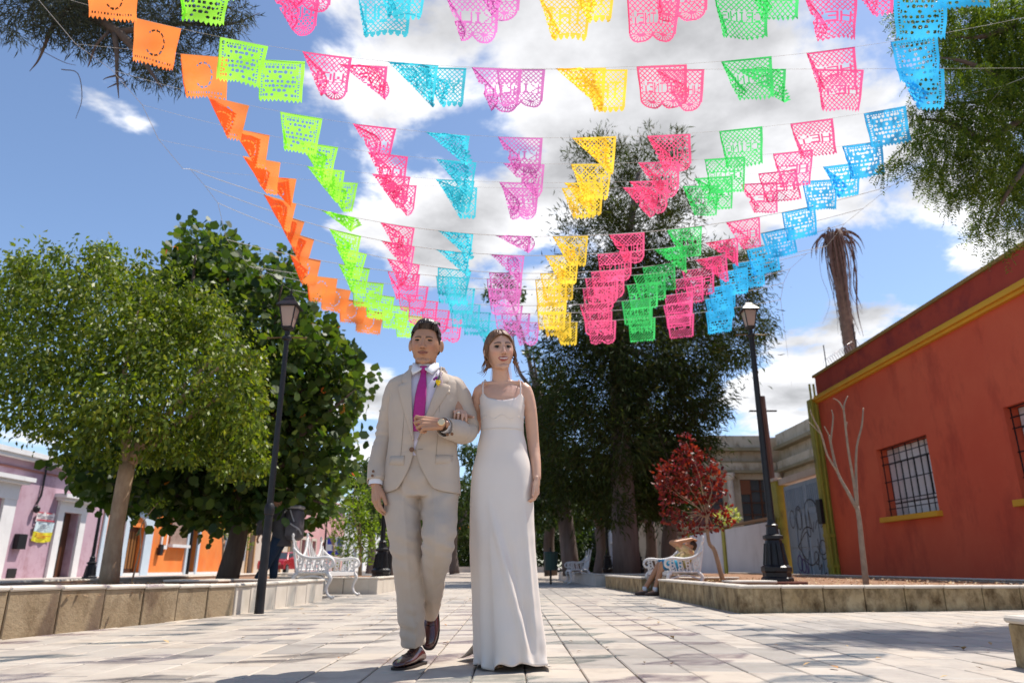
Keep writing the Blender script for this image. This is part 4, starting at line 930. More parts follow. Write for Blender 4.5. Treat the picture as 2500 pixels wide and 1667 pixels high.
# right lamp on its brick plinth
p = along(1895, 10.05, .27)
t = thing('brick_plinth', 'low dark red plinth under the right lamp post', 'plinth', (p[0], p[1], .18)); part('plinth', t, -.30, .30, -.28, .28, 0, .10, mat('dark red plinth', (.10, .03, .018), (.15, .05, .03), rough=.9, scale=6), .012)
def relamp(loc, label, src=lampL, scale=None):
    return dup_tree(src, None, loc, 0, label, scale)
bo = onZ(632, 1497, 0)
lt = lamp_post((bo.x, bo.y, 0), 'slim black lantern lamp post with a ball collar at the bend of the left planter', H=3.60, ornate=False, th=.72)
bm = BM(); lathe(bm, [(.050, -.02), (.049, .05), (.045, .5), (.042, 1.0), (.052, 1.01), (.052, 1.03), (.056, 1.06), (.048, 1.10), (.034, 1.125), (.030, 1.13)], 18); obj('base_sleeve', bm, mat('bollard iron', (.012, .011, .012), (.026, .025, .028), rough=.5, scale=7, spec=.3), lt, smooth=True, auto=40)
relamp(along(1560, 27, .22), 'black lamp post beside the trunk of the tall conifer')
relamp(along(1484, 25, .22), 'black lamp post before the white house, nearer of two left of the conifer')
relamp(along(1469, 31, .2), 'black lamp post before the white house, farther of two left of the conifer')
relamp(along(931, 15.2, .22), 'black lamp post with ornate base just left of the groom')
relamp((-12.6, 22.2, .0), 'slim black lamp post in front of the lilac house')
relamp(along(789, 33, .1), 'far lamp post above the left white bench')
def bollard(loc, label):
    t = thing('bollard', label, 'bollard', loc, group=None)
    bm = BM(); lathe(bm, [(.053, -.02), (.052, .05), (.047, .5), (.044, 1.0), (.054, 1.01), (.054, 1.03)], 16); obj('post', bm, mat('bollard iron', (.012, .011, .012), (.026, .025, .028), rough=.5, scale=7, spec=.3), t, smooth=True, auto=40)
    bm = BM(); ellipsoid(bm, (0, 0, 1.065), (.058, .058, .052), seg=18, rings=10); obj('ball_cap', bm, m_iron, t, smooth=True)
bo = onZ(948, 1435, 0); bollard((bo.x, bo.y, 0), 'ball-topped bollard just left of the groom, by the farther planter')
# small stone boxes in the planters
for px, Y, w, lab in ((487, 9.9, .34, 'low stone utility box on the soil of the nearest left planter'), (735, 12.9, .4, 'low stone utility box by the left white bench'), (1825, 9.3, .26, 'low stone utility box left of the right lamp post')):
    a = along(px, Y, .22); t = thing('utility_box', lab, 'box', a); part('box_wall', t, -w, w, -.2, .2, 0, .055, mat('brown box side', (.22, .12, .06), rough=.9)); part('lid', t, -w - .02, w + .02, -.22, .22, .056, .085, m_cap, .008)
# litter bin
t = thing('litter_bin', 'green litter bin on a post near the empty right-hand bench', 'bin', along(1345, 21, 0)); m_bin = mat('green bin', (.015, .05, .04), rough=.5)
bm = BM(); lathe(bm, [(.18, .38), (.2, .85), (.21, .86), (.19, .88)], 12); obj('bin_body', bm, m_bin, t); bm = BM(); tube(bm, [(.0, .2, 0), (0, .2, 1.0)], .03, 8); obj('post', bm, m_iron, t)
# signs by the orange house
for px, Y, z, lab in ((561, 27, 1.05, 'white notice board with red and green print, before the orange house'), (584, 28.5, 1.05, 'narrow white notice board behind the larger one by the orange house')):
    a = along(px, Y, 0); t = thing('notice_board', lab, 'sign', a); w = .27 if px < 570 else .17
    part('board', t, -w, w, 0, .04, z - .35, z + .45, m_white); part('post', t, -.04, .04, .041, .1, 0, z + .3, m_pale)
    part('print_mark', t, -.05, .08, -.006, -.001, z + .12, z + .24, mat('red ink', (.5, .08, .02), rough=.8)); part('print_mark', t, -.1, .06, -.006, -.001, z - .1, z + .08, mat('green print', (.1, .3, .12), rough=.8))
a = along(813, 30, 0); t = thing('street_sign', 'blue and white street sign left of the bright green tree', 'sign', a)
part('board', t, -.35, .35, 0, .04, .9, 1.65, m_white)
for x0, x1, z0, z1 in ((-.3, -.12, 1.35, 1.6), (.1, .3, 1.3, 1.6), (-.28, .28, .95, 1.1), (-.1, .05, 1.15, 1.3)): part('print_mark', t, x0, x1, -.006, -.001, z0, z1, mat('blue print', (.03, .04, .4), rough=.6))
part('post', t, -.04, .04, .041, .1, 0, 1.6, m_iron)
# ================================================================== BENCHES
m_cast = mat('white cast iron', (.74, .72, .70), (.66, .63, .60), rough=.45, scale=6, bump=.2, bscale=40, fine=.004)
def bench(loc, rz, label):
    t = thing('cast_iron_bench', label, 'bench', loc, rz, 'white cast iron benches')
    bm = BM()
    for k in range(9): box(bm, -.25 + k * .058, -.205 + k * .058, -.78, .78, .41, .43)
    box(bm, .27, .30, -.8, .8, .37, .43); box(bm, -.29, -.26, -.8, .8, .37, .43); obj('seat', bm, m_cast, t)
    bm = BM()
    def bk(y, z): return (-.28 - .22 * (z - .42), y, z)
    def crest(y): return .80 + .10 * math.cos(math.pi * y / .8 * 2) + .13 * max(0, 1 - abs(abs(y) - .0) / .16) + .10 * max(0, 1 - abs(abs(y) - .76) / .1)
    tube(bm, [bk(y, crest(y)) for y in [(-.78 + 1.56 * i / 24) for i in range(25)]], .022, 6)
    tube(bm, [bk(-.78, .42), bk(-.78, .9)], .02, 6); tube(bm, [bk(.78, .42), bk(.78, .9)], .02, 6); tube(bm, [bk(-.78, .47), bk(.78, .47)], .018, 6)
    for k in range(20):
        y = -.74 + 1.48 * k / 19; tube(bm, [bk(y, .46), bk(y + .05 * math.sin(k * 2.3), .6), bk(y - .03, crest(y) - .01)], .014, 5, sub=2)
    for k in range(16):
        y = -.70 + 1.4 * k / 15; zc = .58 + .06 * math.sin(k * 1.9)
        tube(bm, [bk(y + .05 * math.cos(a * .7), zc + .06 * math.sin(a * .7)) for a in range(8)], .012, 5)
    for y in (-.76, 0, .76): ellipsoid(bm, bk(y, crest(y) + .03), (.025, .03, .05), seg=8, rings=6)
    obj('backrest', bm, m_cast, t)
    for s in (-1, 1):
        bm = BM(); y = s * .80
        tube(bm, [bk(y, .82), (-.22, y, .70), (0, y, .655), (.2, y, .67), (.32, y, .65), (.37, y, .58), (.34, y, .52), (.28, y, .52), (.26, y, .57), (.30, y, .60)], [.022, .024, .026, .028, .026, .024, .022, .02, .018, .016], 8, sub=3)
        obj('armrest', bm, m_cast, t, smooth=True)
        bm = BM(); rr = random.Random(5)
        for k in range(16):
            cx = -.22 + .15 * (k % 4) ; cz = .46 + .058 * (k // 4) + .01; rd = .035
            tube(bm, [(cx + rd * math.cos(a * .9 + k), y, cz + rd * math.sin(a * .9 + k)) for a in range(7)], .011, 5)
        tube(bm, [(-.28, y, .43), (.27, y, .43)], .018, 6); tube(bm, [(.27, y, .43), (.29, y, .52)], .016, 6); tube(bm, [(-.28, y, .43), bk(y, .84)], .02, 6)
        for k in range(8): tube(bm, [(-.27 + k * .07, y, .43), (-.24 + k * .075, y, .66)], .009, 5)
        obj('side_panel', bm, m_cast, t)
        for x in (-1, 1):
            bm = BM(); tube(bm, [(x * .26, y, .42), (x * .33, y, .33), (x * .27, y, .18), (x * .30, y, .07), (x * .38, y, .02), (x * .41, y, .05)], [.035, .036, .026, .022, .026, .018], 7, sub=3)
            obj('leg', bm, m_cast, t, smooth=True)
        bm = BM(); tube(bm, [(-.3, y, .3), (0, y, .37), (.3, y, .3)], .014, 6, sub=3); obj('apron', bm, m_cast, t)
    t.scale = (.88, .88, .9)
    return t
def dupb(src, loc, rz, label): return dup_tree(src, None, loc, rz, label)
B1 = bench((-3.0, 12.05, .0), R(-4), 'white cast iron bench between the left planters, empty')
dupb(B1, (2.80, 12.95, 0), R(184), 'white cast iron bench on the right with a person slumped on it')
dupb(B1, (1.98, 22.5, .0), R(180), 'empty white cast iron bench farther along on the right, left of the tall conifer')

# ================================================================== RED CAR
t = thing('parked_car', 'red car parked in the street, mostly hidden behind the slim lamp post', 'car', (-15.0, 48, 0))
m_carp = mat('red car paint', (.42, .01, .02), rough=.25, spec=.6, coat=.6); m_tyre = mat('tyre', (.015, .015, .015), rough=.9)
prof = [(-2.0, .35), (-2.05, .62), (-1.9, .85), (-1.2, .95), (-.7, 1.38), (.6, 1.42), (1.35, 1.02), (1.95, .92), (2.08, .7), (2.05, .35)]
bm = BM(); rows = []
for x in (-.82, -.78, .78, .82):
    k = 1 if abs(x) < .8 else .985
    rows.append([bm.verts.new((x * (.82 if z > 1.1 else 1), y * k, z if abs(x) < .8 else z * .985)) for y, z in prof])
for a, b_ in zip(rows, rows[1:]):
    for i in range(len(prof) - 1): bm.faces.new((a[i], a[i + 1], b_[i + 1], b_[i]))
bm.faces.new(rows[0]); bm.faces.new(list(reversed(rows[-1]))); bmesh.ops.recalc_face_normals(bm, faces=bm.faces); obj('body', bm, m_carp, t)
for s in (-1, 1):
    bm = BM(); bm.faces.new([bm.verts.new(p) for p in ((s * .80, -1.0, 1.0), (s * .80, 1.15, 1.0), (s * .70, .55, 1.34), (s * .70, -.65, 1.32))]); obj('side_window', bm, m_glassy, t)
    for y in (-1.3, 1.3):
        bm = BM(); lathe(bm, [(.31, -.1), (.33, -.06), (.33, .06), (.31, .1)], 20); bmesh.ops.rotate(bm, verts=bm.verts, matrix=Matrix.Rotation(R(90), 3, 'Y')); w = obj('wheel', bm, m_tyre, t); w.location = (s * .76, y, .33)
        bm = BM(); lathe(bm, [(.2, -.11), (.2, .11)], 16); bmesh.ops.rotate(bm, verts=bm.verts, matrix=Matrix.Rotation(R(90), 3, 'Y')); obj('rim', bm, mat('alloy', (.5, .5, .5), rough=.3, metallic=.8), w)
    bm = BM(); box(bm, s * .45 - .18, s * .45 + .18, -2.075, -2.04, .6, .75); obj('headlight', bm, m_lampglass, t)
bm = BM(); bm.faces.new([bm.verts.new(p) for p in ((-.74, -1.19, .965), (.74, -1.19, .965), (.62, -.74, 1.36), (-.62, -.74, 1.36))]); obj('windscreen', bm, m_glassy, t)

# ================================================================== BUNTING
FONT = {'W': '10001 10001 10001 10101 10101 11011 10001', 'O': '01110 10001 10001 10001 10001 10001 01110', 'Y': '10001 10001 01010 00100 00100 00100 00100', 'U': '10001 10001 10001 10001 10001 10001 01110',
        'K': '10001 10010 10100 11000 10100 10010 10001', 'I': '01110 00100 00100 00100 00100 00100 01110', 'L': '10000 10000 10000 10000 10000 10000 11111', 'M': '10001 11011 10101 10101 10001 10001 10001',
        'A': '01110 10001 10001 11111 10001 10001 10001', 'H': '10001 10001 10001 11111 10001 10001 10001', 'T': '11111 00100 00100 00100 00100 00100 00100', 'N': '10001 11001 10101 10101 10011 10001 10001',
        'E': '11111 10000 10000 11110 10000 10000 11111', 'G': '01110 10001 10000 10111 10001 10001 01110', 'C': '01110 10001 10000 10000 10000 10001 01110', 'R': '11110 10001 10001 11110 10100 10010 10001'}
FONT = {k: [[c == '1' for c in r] for r in v.split()] for k, v in FONT.items()}
def frac(x): return x - math.floor(x)
COLS = [('orange', (1.0, .21, .012), 'ring', ''), ('lime green', (.32, .80, .03), 'floral', ''), ('deep pink', (.90, .05, .24), 'scallop', 'WOW'), ('turquoise', (.015, .50, .60), 'big', 'YOU'), ('violet pink', (.56, .13, .42), 'scallop', 'KILL'),
        ('yellow', (1.0, .58, .01), 'big', 'TAI'), ('rose pink', (.95, .07, .22), 'scallop', 'WHITNEY'), ('emerald green', (.015, .56, .10), 'text', 'CRING'), ('crimson pink', (.85, .06, .24), 'text', 'HEY'), ('sky blue', (.0, .42, .76), 'floral', '')]
def paper(name, c):
    m = bpy.data.materials.new(name); m.use_nodes = True; nt = m.node_tree; N = nt.nodes; L = nt.links; N.clear()
    o = N.new('ShaderNodeOutputMaterial'); d = N.new('ShaderNodeBsdfDiffuse'); t = N.new('ShaderNodeBsdfTranslucent'); p = N.new('ShaderNodeBsdfTransparent'); a = N.new('ShaderNodeMixShader'); b = N.new('ShaderNodeMixShader'); g = N.new('ShaderNodeBsdfGlossy')
    d.inputs[0].default_value = (*[min(.9, x * .95 + .02) for x in c], 1); t.inputs[0].default_value = (*[min(1, x * 1.15 + .05) for x in c], 1)
    p.inputs[0].default_value = (*[min(1, x * .85 + .2) for x in c], 1)
    L.new(d.outputs[0], a.inputs[1]); L.new(t.outputs[0], a.inputs[2]); a.inputs[0].default_value = .78
    L.new(a.outputs[0], b.inputs[1]); L.new(p.outputs[0], b.inputs[2]); b.inputs[0].default_value = .16
    g.inputs['Roughness'].default_value = .35; g2 = N.new('ShaderNodeMixShader'); g2.inputs[0].default_value = .03; L.new(b.outputs[0], g2.inputs[1]); L.new(g.outputs[0], g2.inputs[2])
    L.new(g2.outputs[0], o.inputs[0]); return m
PAPER = [paper('tissue paper ' + c[0], c[1]) for c in COLS]
def design(kind, text, u, v):
    """True where paper is left, as seen from the camera (the back of the flag, so the letters are mirrored)"""
    X = u * 46; Y = v * 40
    if kind == 'scallop' and v > .80:
        c = .27 if u < .5 else .73; du = (u - c) / .245; dv = (v - .80) / .19; r = math.hypot(du, dv)
        if r > 1: return False
        if .35 < r < .82 and frac(math.atan2(dv, du) / math.pi * 9) < .5: return False
        return True
    if kind in ('text', 'ring', 'floral') and v > .93: return v < .93 + .07 * abs(2 * frac(u * 11) - 1)
    if kind == 'big' and v > .86: return v < .86 + .14 * (abs(math.sin(u * math.pi * 8)) ** .5)
    if u < .055 or u > .945 or v < .05: return True
    if kind == 'ring':
        du = (u - .5) / .20; dv = (v - .46) / .30; r = math.hypot(du, dv); a = math.degrees(math.atan2(dv, du)) % 360
        if .88 < r < 1.02 and not (135 < a < 222) and frac(a / 30) < .72: return False
        if .84 < v < .88 and frac(u * 16) < .3: return False
        return True
    if kind == 'floral':
        if v > .88: return True
        if (u < .13 or u > .87) and frac(v * 16) < .5: return not (.075 < u < .115 or .885 < u < .925)
        if v < .14: return not (.08 < v < .115 and frac(u * 18) < .5)
        cx = abs(u - .5); k = int(v * 9); f = frac(v * 9)
        for q, (hx, hw) in enumerate(((.03, .035), (.14, .04), (.25, .03), (.33, .022))):
            hx2 = hx + .03 * math.sin(k * 1.7 + q); e = ((cx - hx2) / hw) ** 2 + ((f - .5) / (.38 - .06 * ((k + q) % 3))) ** 2
            if e < 1 and (k * 3 + q * 5) % 7 != 0: return False
        return True
    z0, z1, ua, ub = (.36, .62, .10, .90) if kind != 'big' else (.26, .70, .12, .88)
    if z0 < v < z1 and ua < u < ub:
        n = len(text); x = (1 - (u - ua) / (ub - ua)) * n; i = min(n - 1, int(x)); fx = (x - i) / .9 * 5; fy = (v - z0 - .02) / (z1 - z0 - .04) * 7
        if 0 <= fx < 5 and 0 <= fy < 7 and FONT[text[i]][int(fy)][int(fx)]: return True
        if kind != 'big': return v < z0 + .012 or v > z1 - .012 or (fx > 5 and False) or frac(fy / 7) < .02
    P = 4.6
    return frac((X + Y) / P) < .30 or frac((X - Y) / P) < .30
DES = {}
def dmask(col, nx, ny):
    if (col, nx) not in DES:
        k, tx = COLS[col][2], COLS[col][3]
        DES[(col, nx)] = [[design(k, tx, (i + .5) / nx, (j + .5) / ny) for i in range(nx)] for j in range(ny)]
    return DES[(col, nx)]
FWB, FHB = .455, .385
def flag(col, A, B, fold, nx, ny, parent, origin, rs, FH):
    """A, B: ends of the top edge on the string; fold: degrees of the wind-folded lower left corner"""
    M_ = dmask(col, nx, ny); A = Vector(A); B = Vector(B); ex = (B - A); w = ex.length; ex.normalize()
    sway = rs.uniform(.12, .42); ey = Vector((rs.uniform(-.05, .05), sway, -1)).normalized(); ey = (ey - ex * ey.dot(ex) * .7).normalized(); ez = ex.cross(ey)
    a = R(fold); ca, sa = math.cos(a), math.sin(a); ph = rs.random() * 6.28; amp = rs.uniform(.008, .03); nar = rs.uniform(.06, .2); u0 = rs.uniform(0, .02)
    curl = rs.uniform(-.03, .06); ph2 = rs.random() * 6.28
    V = []; idx = {}; F = []
    def vert(i, j):
        key = (i, j)
        if key in idx: return idx[key]
        u = i / nx; v = j / ny; x = u * w; y = v * FH; dz = 0
        x = w * .5 + (x - w * .5) * (1 - nar * v)
        dz += amp * math.sin(u * 7 + ph) * v + curl * v * v + .008 * math.sin(v * 9 + u * 3 + ph2) * v
        if fold > 1:
            s = (x - u0 * w) * ca - y * sa
            if s < 0:
                t_ = -s; x += 2 * t_ * ca * .97; y -= 2 * t_ * sa * .97
                dz += -(.004 + .022 * min(1, t_ / .02)) - .05 * t_ + .012 * math.sin(t_ * 30 + u * 9)
                if y < .004: y = .004 + .02 * abs(math.sin(t_ * 20))
        p = A + ex * x + ey * y + ez * dz - origin
        idx[key] = len(V); V.append(p); return idx[key]
    for j in range(ny):
        for i in range(nx):
            if M_[j][i]: F.append((vert(i, j), vert(i + 1, j), vert(i + 1, j + 1), vert(i, j + 1)))
    me = raw_mesh('paper_flag', V, F); me.materials.append(PAPER[col]); me.polygons.foreach_set('use_smooth', [True] * len(me.polygons))
    o = bpy.data.objects.new('paper_flag', me); COL.objects.link(o); o.parent = parent; o['label'] = COLS[col][0] + ' cut-paper flag'
# rows: (centre y, y at the orange end, y at the blue end, spacing, middle x) in 2352-wide units, read off the photograph; fold per colour
ROWS = [(-62, -150, -80, 214, 1240, [0, 0, 25, 20, 30, 30, 10, 20, 35, 0], 'frontmost bunting string, only flag tails showing along the top edge'),
        (-12, -62, -15, 206, 1190, [0, 12, 35, 10, 20, 18, 5, 10, 20, 0], 'second bunting string, cut by the top edge of the photo'),
        (158, 56, 88, 192, 1235, [0, 4, 30, 50, 25, 45, 4, 18, 12, 2], 'bunting string with the largest fully visible flags'),
        (160, 128, 158, 183, 1290, [6, 5, 56, 32, 8, 20, 35, 52, 8, 28], 'bunting string close behind the largest flags, its flags peeping out beside them'),
        (317, 232, 252, 168, 1281, [36, 12, 40, 58, 28, 46, 22, 7, 9, 3], 'fourth fully visible bunting string, above the conifer top'),
        (377, 303, 330, 156, 1278, [40, 42, 32, 42, 42, 20, 28, 7, 12, 8], 'bunting string crossing the top of the tall conifer'),
        (420, 366, 378, 148, 1267, [42, 44, 40, 40, 24, 36, 34, 34, 6, 26], 'bunting string just below the conifer top, blue end over the feathery tree'),
        (432, 408, 414, 138, 1262, [45, 40, 44, 30, 14, 20, 40, 18, 22, 8], 'bunting string hidden close behind the one below the conifer top'),
        (543, 459, 480, 132, 1242, [42, 62, 38, 50, 62, 28, 26, 26, 28, 4], 'bunting string after the wide gap, with thin wind-folded violet flag'),
        (587, 500, 528, 124, 1227, [44, 34, 44, 50, 46, 28, 6, 50, 48, 5], 'tenth bunting string, just above the yellow and pink cluster'),
        (628, 540, 566, 118, 1220, [40, 42, 32, 6, 7, 8, 5, 4, 46, 8], 'bunting string with flat yellow and rose flags over the conifer'),
        (642, 592, 600, 113, 1210, [30, 34, 20, 8, 10, 6, 5, 10, 8, 5], 'bunting string behind the flat yellow and rose flags'),
        (665, 636, 620, 105, 1213, [8, 5, 10, 14, 6, 4, 5, 7, 5, 4], 'fourth bunting string from the farthest'),
        (702, 662, 656, 98, 1217, [6, 8, 5, 6, 10, 5, 12, 4, 5, 8], 'third bunting string from the farthest, above the couple'),
        (720, 690, 682, 93, 1232, [8, 6, 10, 8, 14, 10, 4, 12, 6, 4], 'second bunting string from the farthest, above the couple'),
        (740, 714, 712, 89, 1250, [5, 8, 5, 30, 18, 26, 6, 5, 6, 5], 'farthest bunting string, just above the heads of the couple')]
SP = .735; ENDS = []
m_string = mat('white string', (.55, .52, .48), rough=.8)
for ri, (yc, yl, yr, sp, mx, folds, lab) in enumerate(ROWS):
    zc = SP * 1623. / sp; rs_ = random.Random(100 + ri)
    cdir = pix_dir(*dD(mx, yc)); sc = zc / (cdir.dot(Vector((0, math.cos(PITCH), math.sin(PITCH))))); Yr = (cdir * sc).y
    def sy(k):   # sagging string height in the picture at flag position k (0..9)
        s = (k - 4.5) / 4.5
        return yc + (yl - yc) * (s * s) * (s < 0) + (yr - yc) * (s * s) * (s >= 0)
    def pt(k): return onY(*dD(mx + (k - 4.5) * sp, sy(k)), Yr)
    K = [(-1.6 + 12.2 * i / 60) for i in range(61)]; P = [pt(k) for k in K]
    O = P[30].copy(); t = thing('paper_bunting', lab, 'bunting', O, group='strings of cut-paper bunting across the promenade')
    # the string runs on to poles and trees at both sides of the promenade
    ENDS.append((P[0], P[-1])); bm = BM(); tube(bm, [p - O for p in P], .0016 if ri < 8 else .0045, 4); obj('string', bm, m_string, t)
    nx, ny = (68, 60) if ri < 5 else ((44, 38) if ri < 11 else (30, 26))
    FW = FWB + .09 * max(0, ri - 7) / 8; FH = FHB + .06 * max(0, ri - 7) / 8
    for c in range(10):
        A = pt(c - FW / SP / 2 + rs_.uniform(-.02, .02)); ex = (pt(c + .31) - A).normalized()
        yaw = rs_.uniform(-.03, .03)
        f = folds[c] * rs_.uniform(.92, 1.08)
        flag(c, A, A + (ex + Vector((0, yaw, 0))) * FW, f, nx, ny, t, O, rs_, FH)

for q, lab in ((0, 'thin support cable carrying the left ends of the bunting strings'), (1, 'thin support cable carrying the right ends of the bunting strings')):
    E_ = sorted([e[q] for e in ENDS], key=lambda p: p.y); a = E_[0] * 2 - E_[1]; E_ = [Vector((E_[0].x * 1.15, 1.0, E_[0].z + 1.2))] + E_ + [Vector((E_[-1].x * 1.9, 24, 6.5))]
    t = thing('support_cable', lab, 'cable', E_[0]); bm = BM(); tube(bm, [p - E_[0] for p in E_], .003, 4); obj('cable', bm, m_string, t)
# ================================================================== PEOPLE
def skin_mat(name, base):
    m = bpy.data.materials.new(name); m.use_nodes = True; nt = m.node_tree; N = nt.nodes; L = nt.links; b = N['Principled BSDF']
    a = N.new('ShaderNodeVertexColor'); a.layer_name = 'tint'
    n = N.new('ShaderNodeTexNoise'); n.inputs['Scale'].default_value = 26; n.inputs['Detail'].default_value = 5
    g = N.new('ShaderNodeNewGeometry'); L.new(g.outputs['Position'], n.inputs['Vector'])
    mr = N.new('ShaderNodeMapRange'); mr.inputs['To Min'].default_value = .86; mr.inputs['To Max'].default_value = 1.12; L.new(n.outputs['Fac'], mr.inputs['Value'])
    mx = N.new('ShaderNodeVectorMath'); mx.operation = 'SCALE'; L.new(a.outputs['Color'], mx.inputs[0]); L.new(mr.outputs[0], mx.inputs['Scale']); L.new(mx.outputs[0], b.inputs['Base Color'])
    b.inputs['Roughness'].default_value = .40; b.inputs['Specular IOR Level'].default_value = .45
    b.inputs['Subsurface Weight'].default_value = .06; b.inputs['Subsurface Radius'].default_value = (.012, .005, .003); b.inputs['Subsurface Scale'].default_value = 1
    return m
def pobj(name, bm, m, t, smooth=True, auto=None, parent=None):
    bmesh.ops.translate(bm, verts=bm.verts, vec=-Vector(t.location))
    return obj(name, bm, m, parent or t, smooth=smooth, auto=auto)
def gauss(x, s): return math.exp(-(x / s) ** 2)
def head_parts(bm, Mx, male=True, k=1.0):
    """closed overlapping shells of a head around its centre; face towards -Y; Mx places it"""
    def T(p): return Mx @ (Vector(p) * k)
    nu, nv = 72, 48; rings = []
    for j in range(1, nv):
        th = math.pi * j / nv; r = []
        for i in range(nu):
            ph = 2 * math.pi * i / nu; sx = math.sin(th) * math.sin(ph); sy = -math.sin(th) * math.cos(ph); sz = math.cos(th)
            low = max(0, -sz)
            wx = .0765 * (1 - (.22 if male else .30) * low ** 1.5) * (1 - .05 * max(0, sz) ** 2)
            e = .82
            fx = math.copysign(abs(sx) ** .93, sx)
            x = wx * fx
            if sy < 0: y = -.090 * abs(sy) ** e * (1 - .02 * low)
            else: y = .100 * sy * (1 - .55 * low ** 1.3)
            z = (.113 if sz > 0 else .119) * sz
            if sy < 0:
                for s in (-1, 1):
                    y += .0115 * gauss(x - s * .031, .017) * gauss(z - .011, .012)
                    y -= .0045 * gauss(x - s * .043, .018) * gauss(z + .020, .018)
                y -= .004 * gauss(z - .034, .010) * gauss(x, .055)
                y += .004 * gauss(z + .040, .006) * gauss(x, .03)
            r.append(bm.verts.new(T((x, y, z))))
        rings.append(r)
    for a, b in zip(rings, rings[1:]):
        for i in range(nu): bm.faces.new((a[i], b[i], b[(i + 1) % nu], a[(i + 1) % nu]))
    top = bm.verts.new(T((0, 0, .113))); bot = bm.verts.new(T((0, -.02, -.119)))
    for i in range(nu): bm.faces.new((top, rings[0][i], rings[0][(i + 1) % nu])); bm.faces.new((bot, rings[-1][(i + 1) % nu], rings[-1][i]))
    nk = 1 if male else .84
    capsule(bm, T((0, -.086, .022)), .0075 * k * nk, T((0, -.104, -.020)), .0105 * k * nk)
    ellipsoid(bm, T((0, -.106, -.024)), (.0125 * nk * k, .010 * k, .0095 * k))
    for s in (-1, 1):
        ellipsoid(bm, T((s * .0125 * nk, -.096, -.027)), (.0078 * nk * k, .010 * k, .0075 * k))
        ellipsoid(bm, T((s * (.084 if male else .079), .010, -.004)), (.0075 * k, .020 * k, .034 * k * (1 if male else .8)), rot=(Mx.to_3x3() @ Matrix.Rotation(R(-s * (38 if male else 20)), 3, 'Z')))
    q = Mx.to_3x3()
    ellipsoid(bm, T((0, -.0885, -.0515)), (.027 * k, .0075 * k, .0040 * k), rot=q)
    ellipsoid(bm, T((0, -.0875, -.0615)), (.0215 * k, .0085 * k, .0050 * k), rot=q)
    ellipsoid(bm, T((0, -.070, -.098)), (.022 * k, .017 * k, .017 * k), rot=q)
    # jaw
    for s in (-1, 1): capsule(bm, T((s * .050, .0, -.060)), (.016 if male else .011) * k, T((s * .018, -.058, -.094)), .014 * k)
    ellipsoid(bm, T((0, -.025, -.090)), (.044 * k, .050 * k, .020 * k), rot=q)
def hand(bm, W, d, n, t, k=1.0, curls=(20, 25, 15), spread=.06, thumb=(.75, .6, .1), tcurl=15):
    """W wrist, d along the hand, n the way the palm faces, t thumb side; five separate fingers"""
    W = Vector(W); d = Vector(d).normalized(); n = (Vector(n) - d * Vector(n).dot(d)).normalized(); t0 = Vector(t); tt = d.cross(n); tt = tt if tt.dot(t0) > 0 else -tt
    offs = [.029, .0095, -.0095, -.027]; pl = [.088, .090, .085, .078]; fl = [.070, .078, .072, .057]; fr = [.0092, .0094, .0088, .0078]
    for i in range(4):
        a = W + tt * offs[i] * .55 * k; b = W + (d * pl[i] + tt * offs[i] - n * (.004 if i in (1, 2) else 0)) * k
        capsule(bm, a, .0150 * k, b, .0118 * k)
        dd = (d + tt * spread * (1.5 - i) * .8).normalized(); p = b; ang = 0
        c = curls[i] if isinstance(curls[0], (tuple, list)) else curls
        for s, (fr_, cc) in enumerate(zip((.46, .30, .24), c)):
            ang += R(cc + (i - 1.5) * 2.5); dr = dd * math.cos(ang) + n * math.sin(ang); q = p + dr * fl[i] * fr_ * k
            capsule(bm, p, fr[i] * k * (1.04 - .1 * s), q, fr[i] * k * (.96 - .1 * s), 10); p = q
    capsule(bm, W - d * .02 * k, .0205 * k, W + d * .035 * k, .0195 * k)
    p = W + (d * .022 + tt * .020 + n * .006) * k; dr = (d * thumb[0] + tt * thumb[1] + n * thumb[2]).normalized()
    rr = [.0150, .0125, .0105, .0085]
    for s, L_ in enumerate((.040, .032, .027)):
        q = p + dr * L_ * k; capsule(bm, p, rr[s] * k, q, rr[s + 1] * k, 10); p = q; dr = (dr + (d - tt * .4) * math.sin(R(tcurl))).normalized()
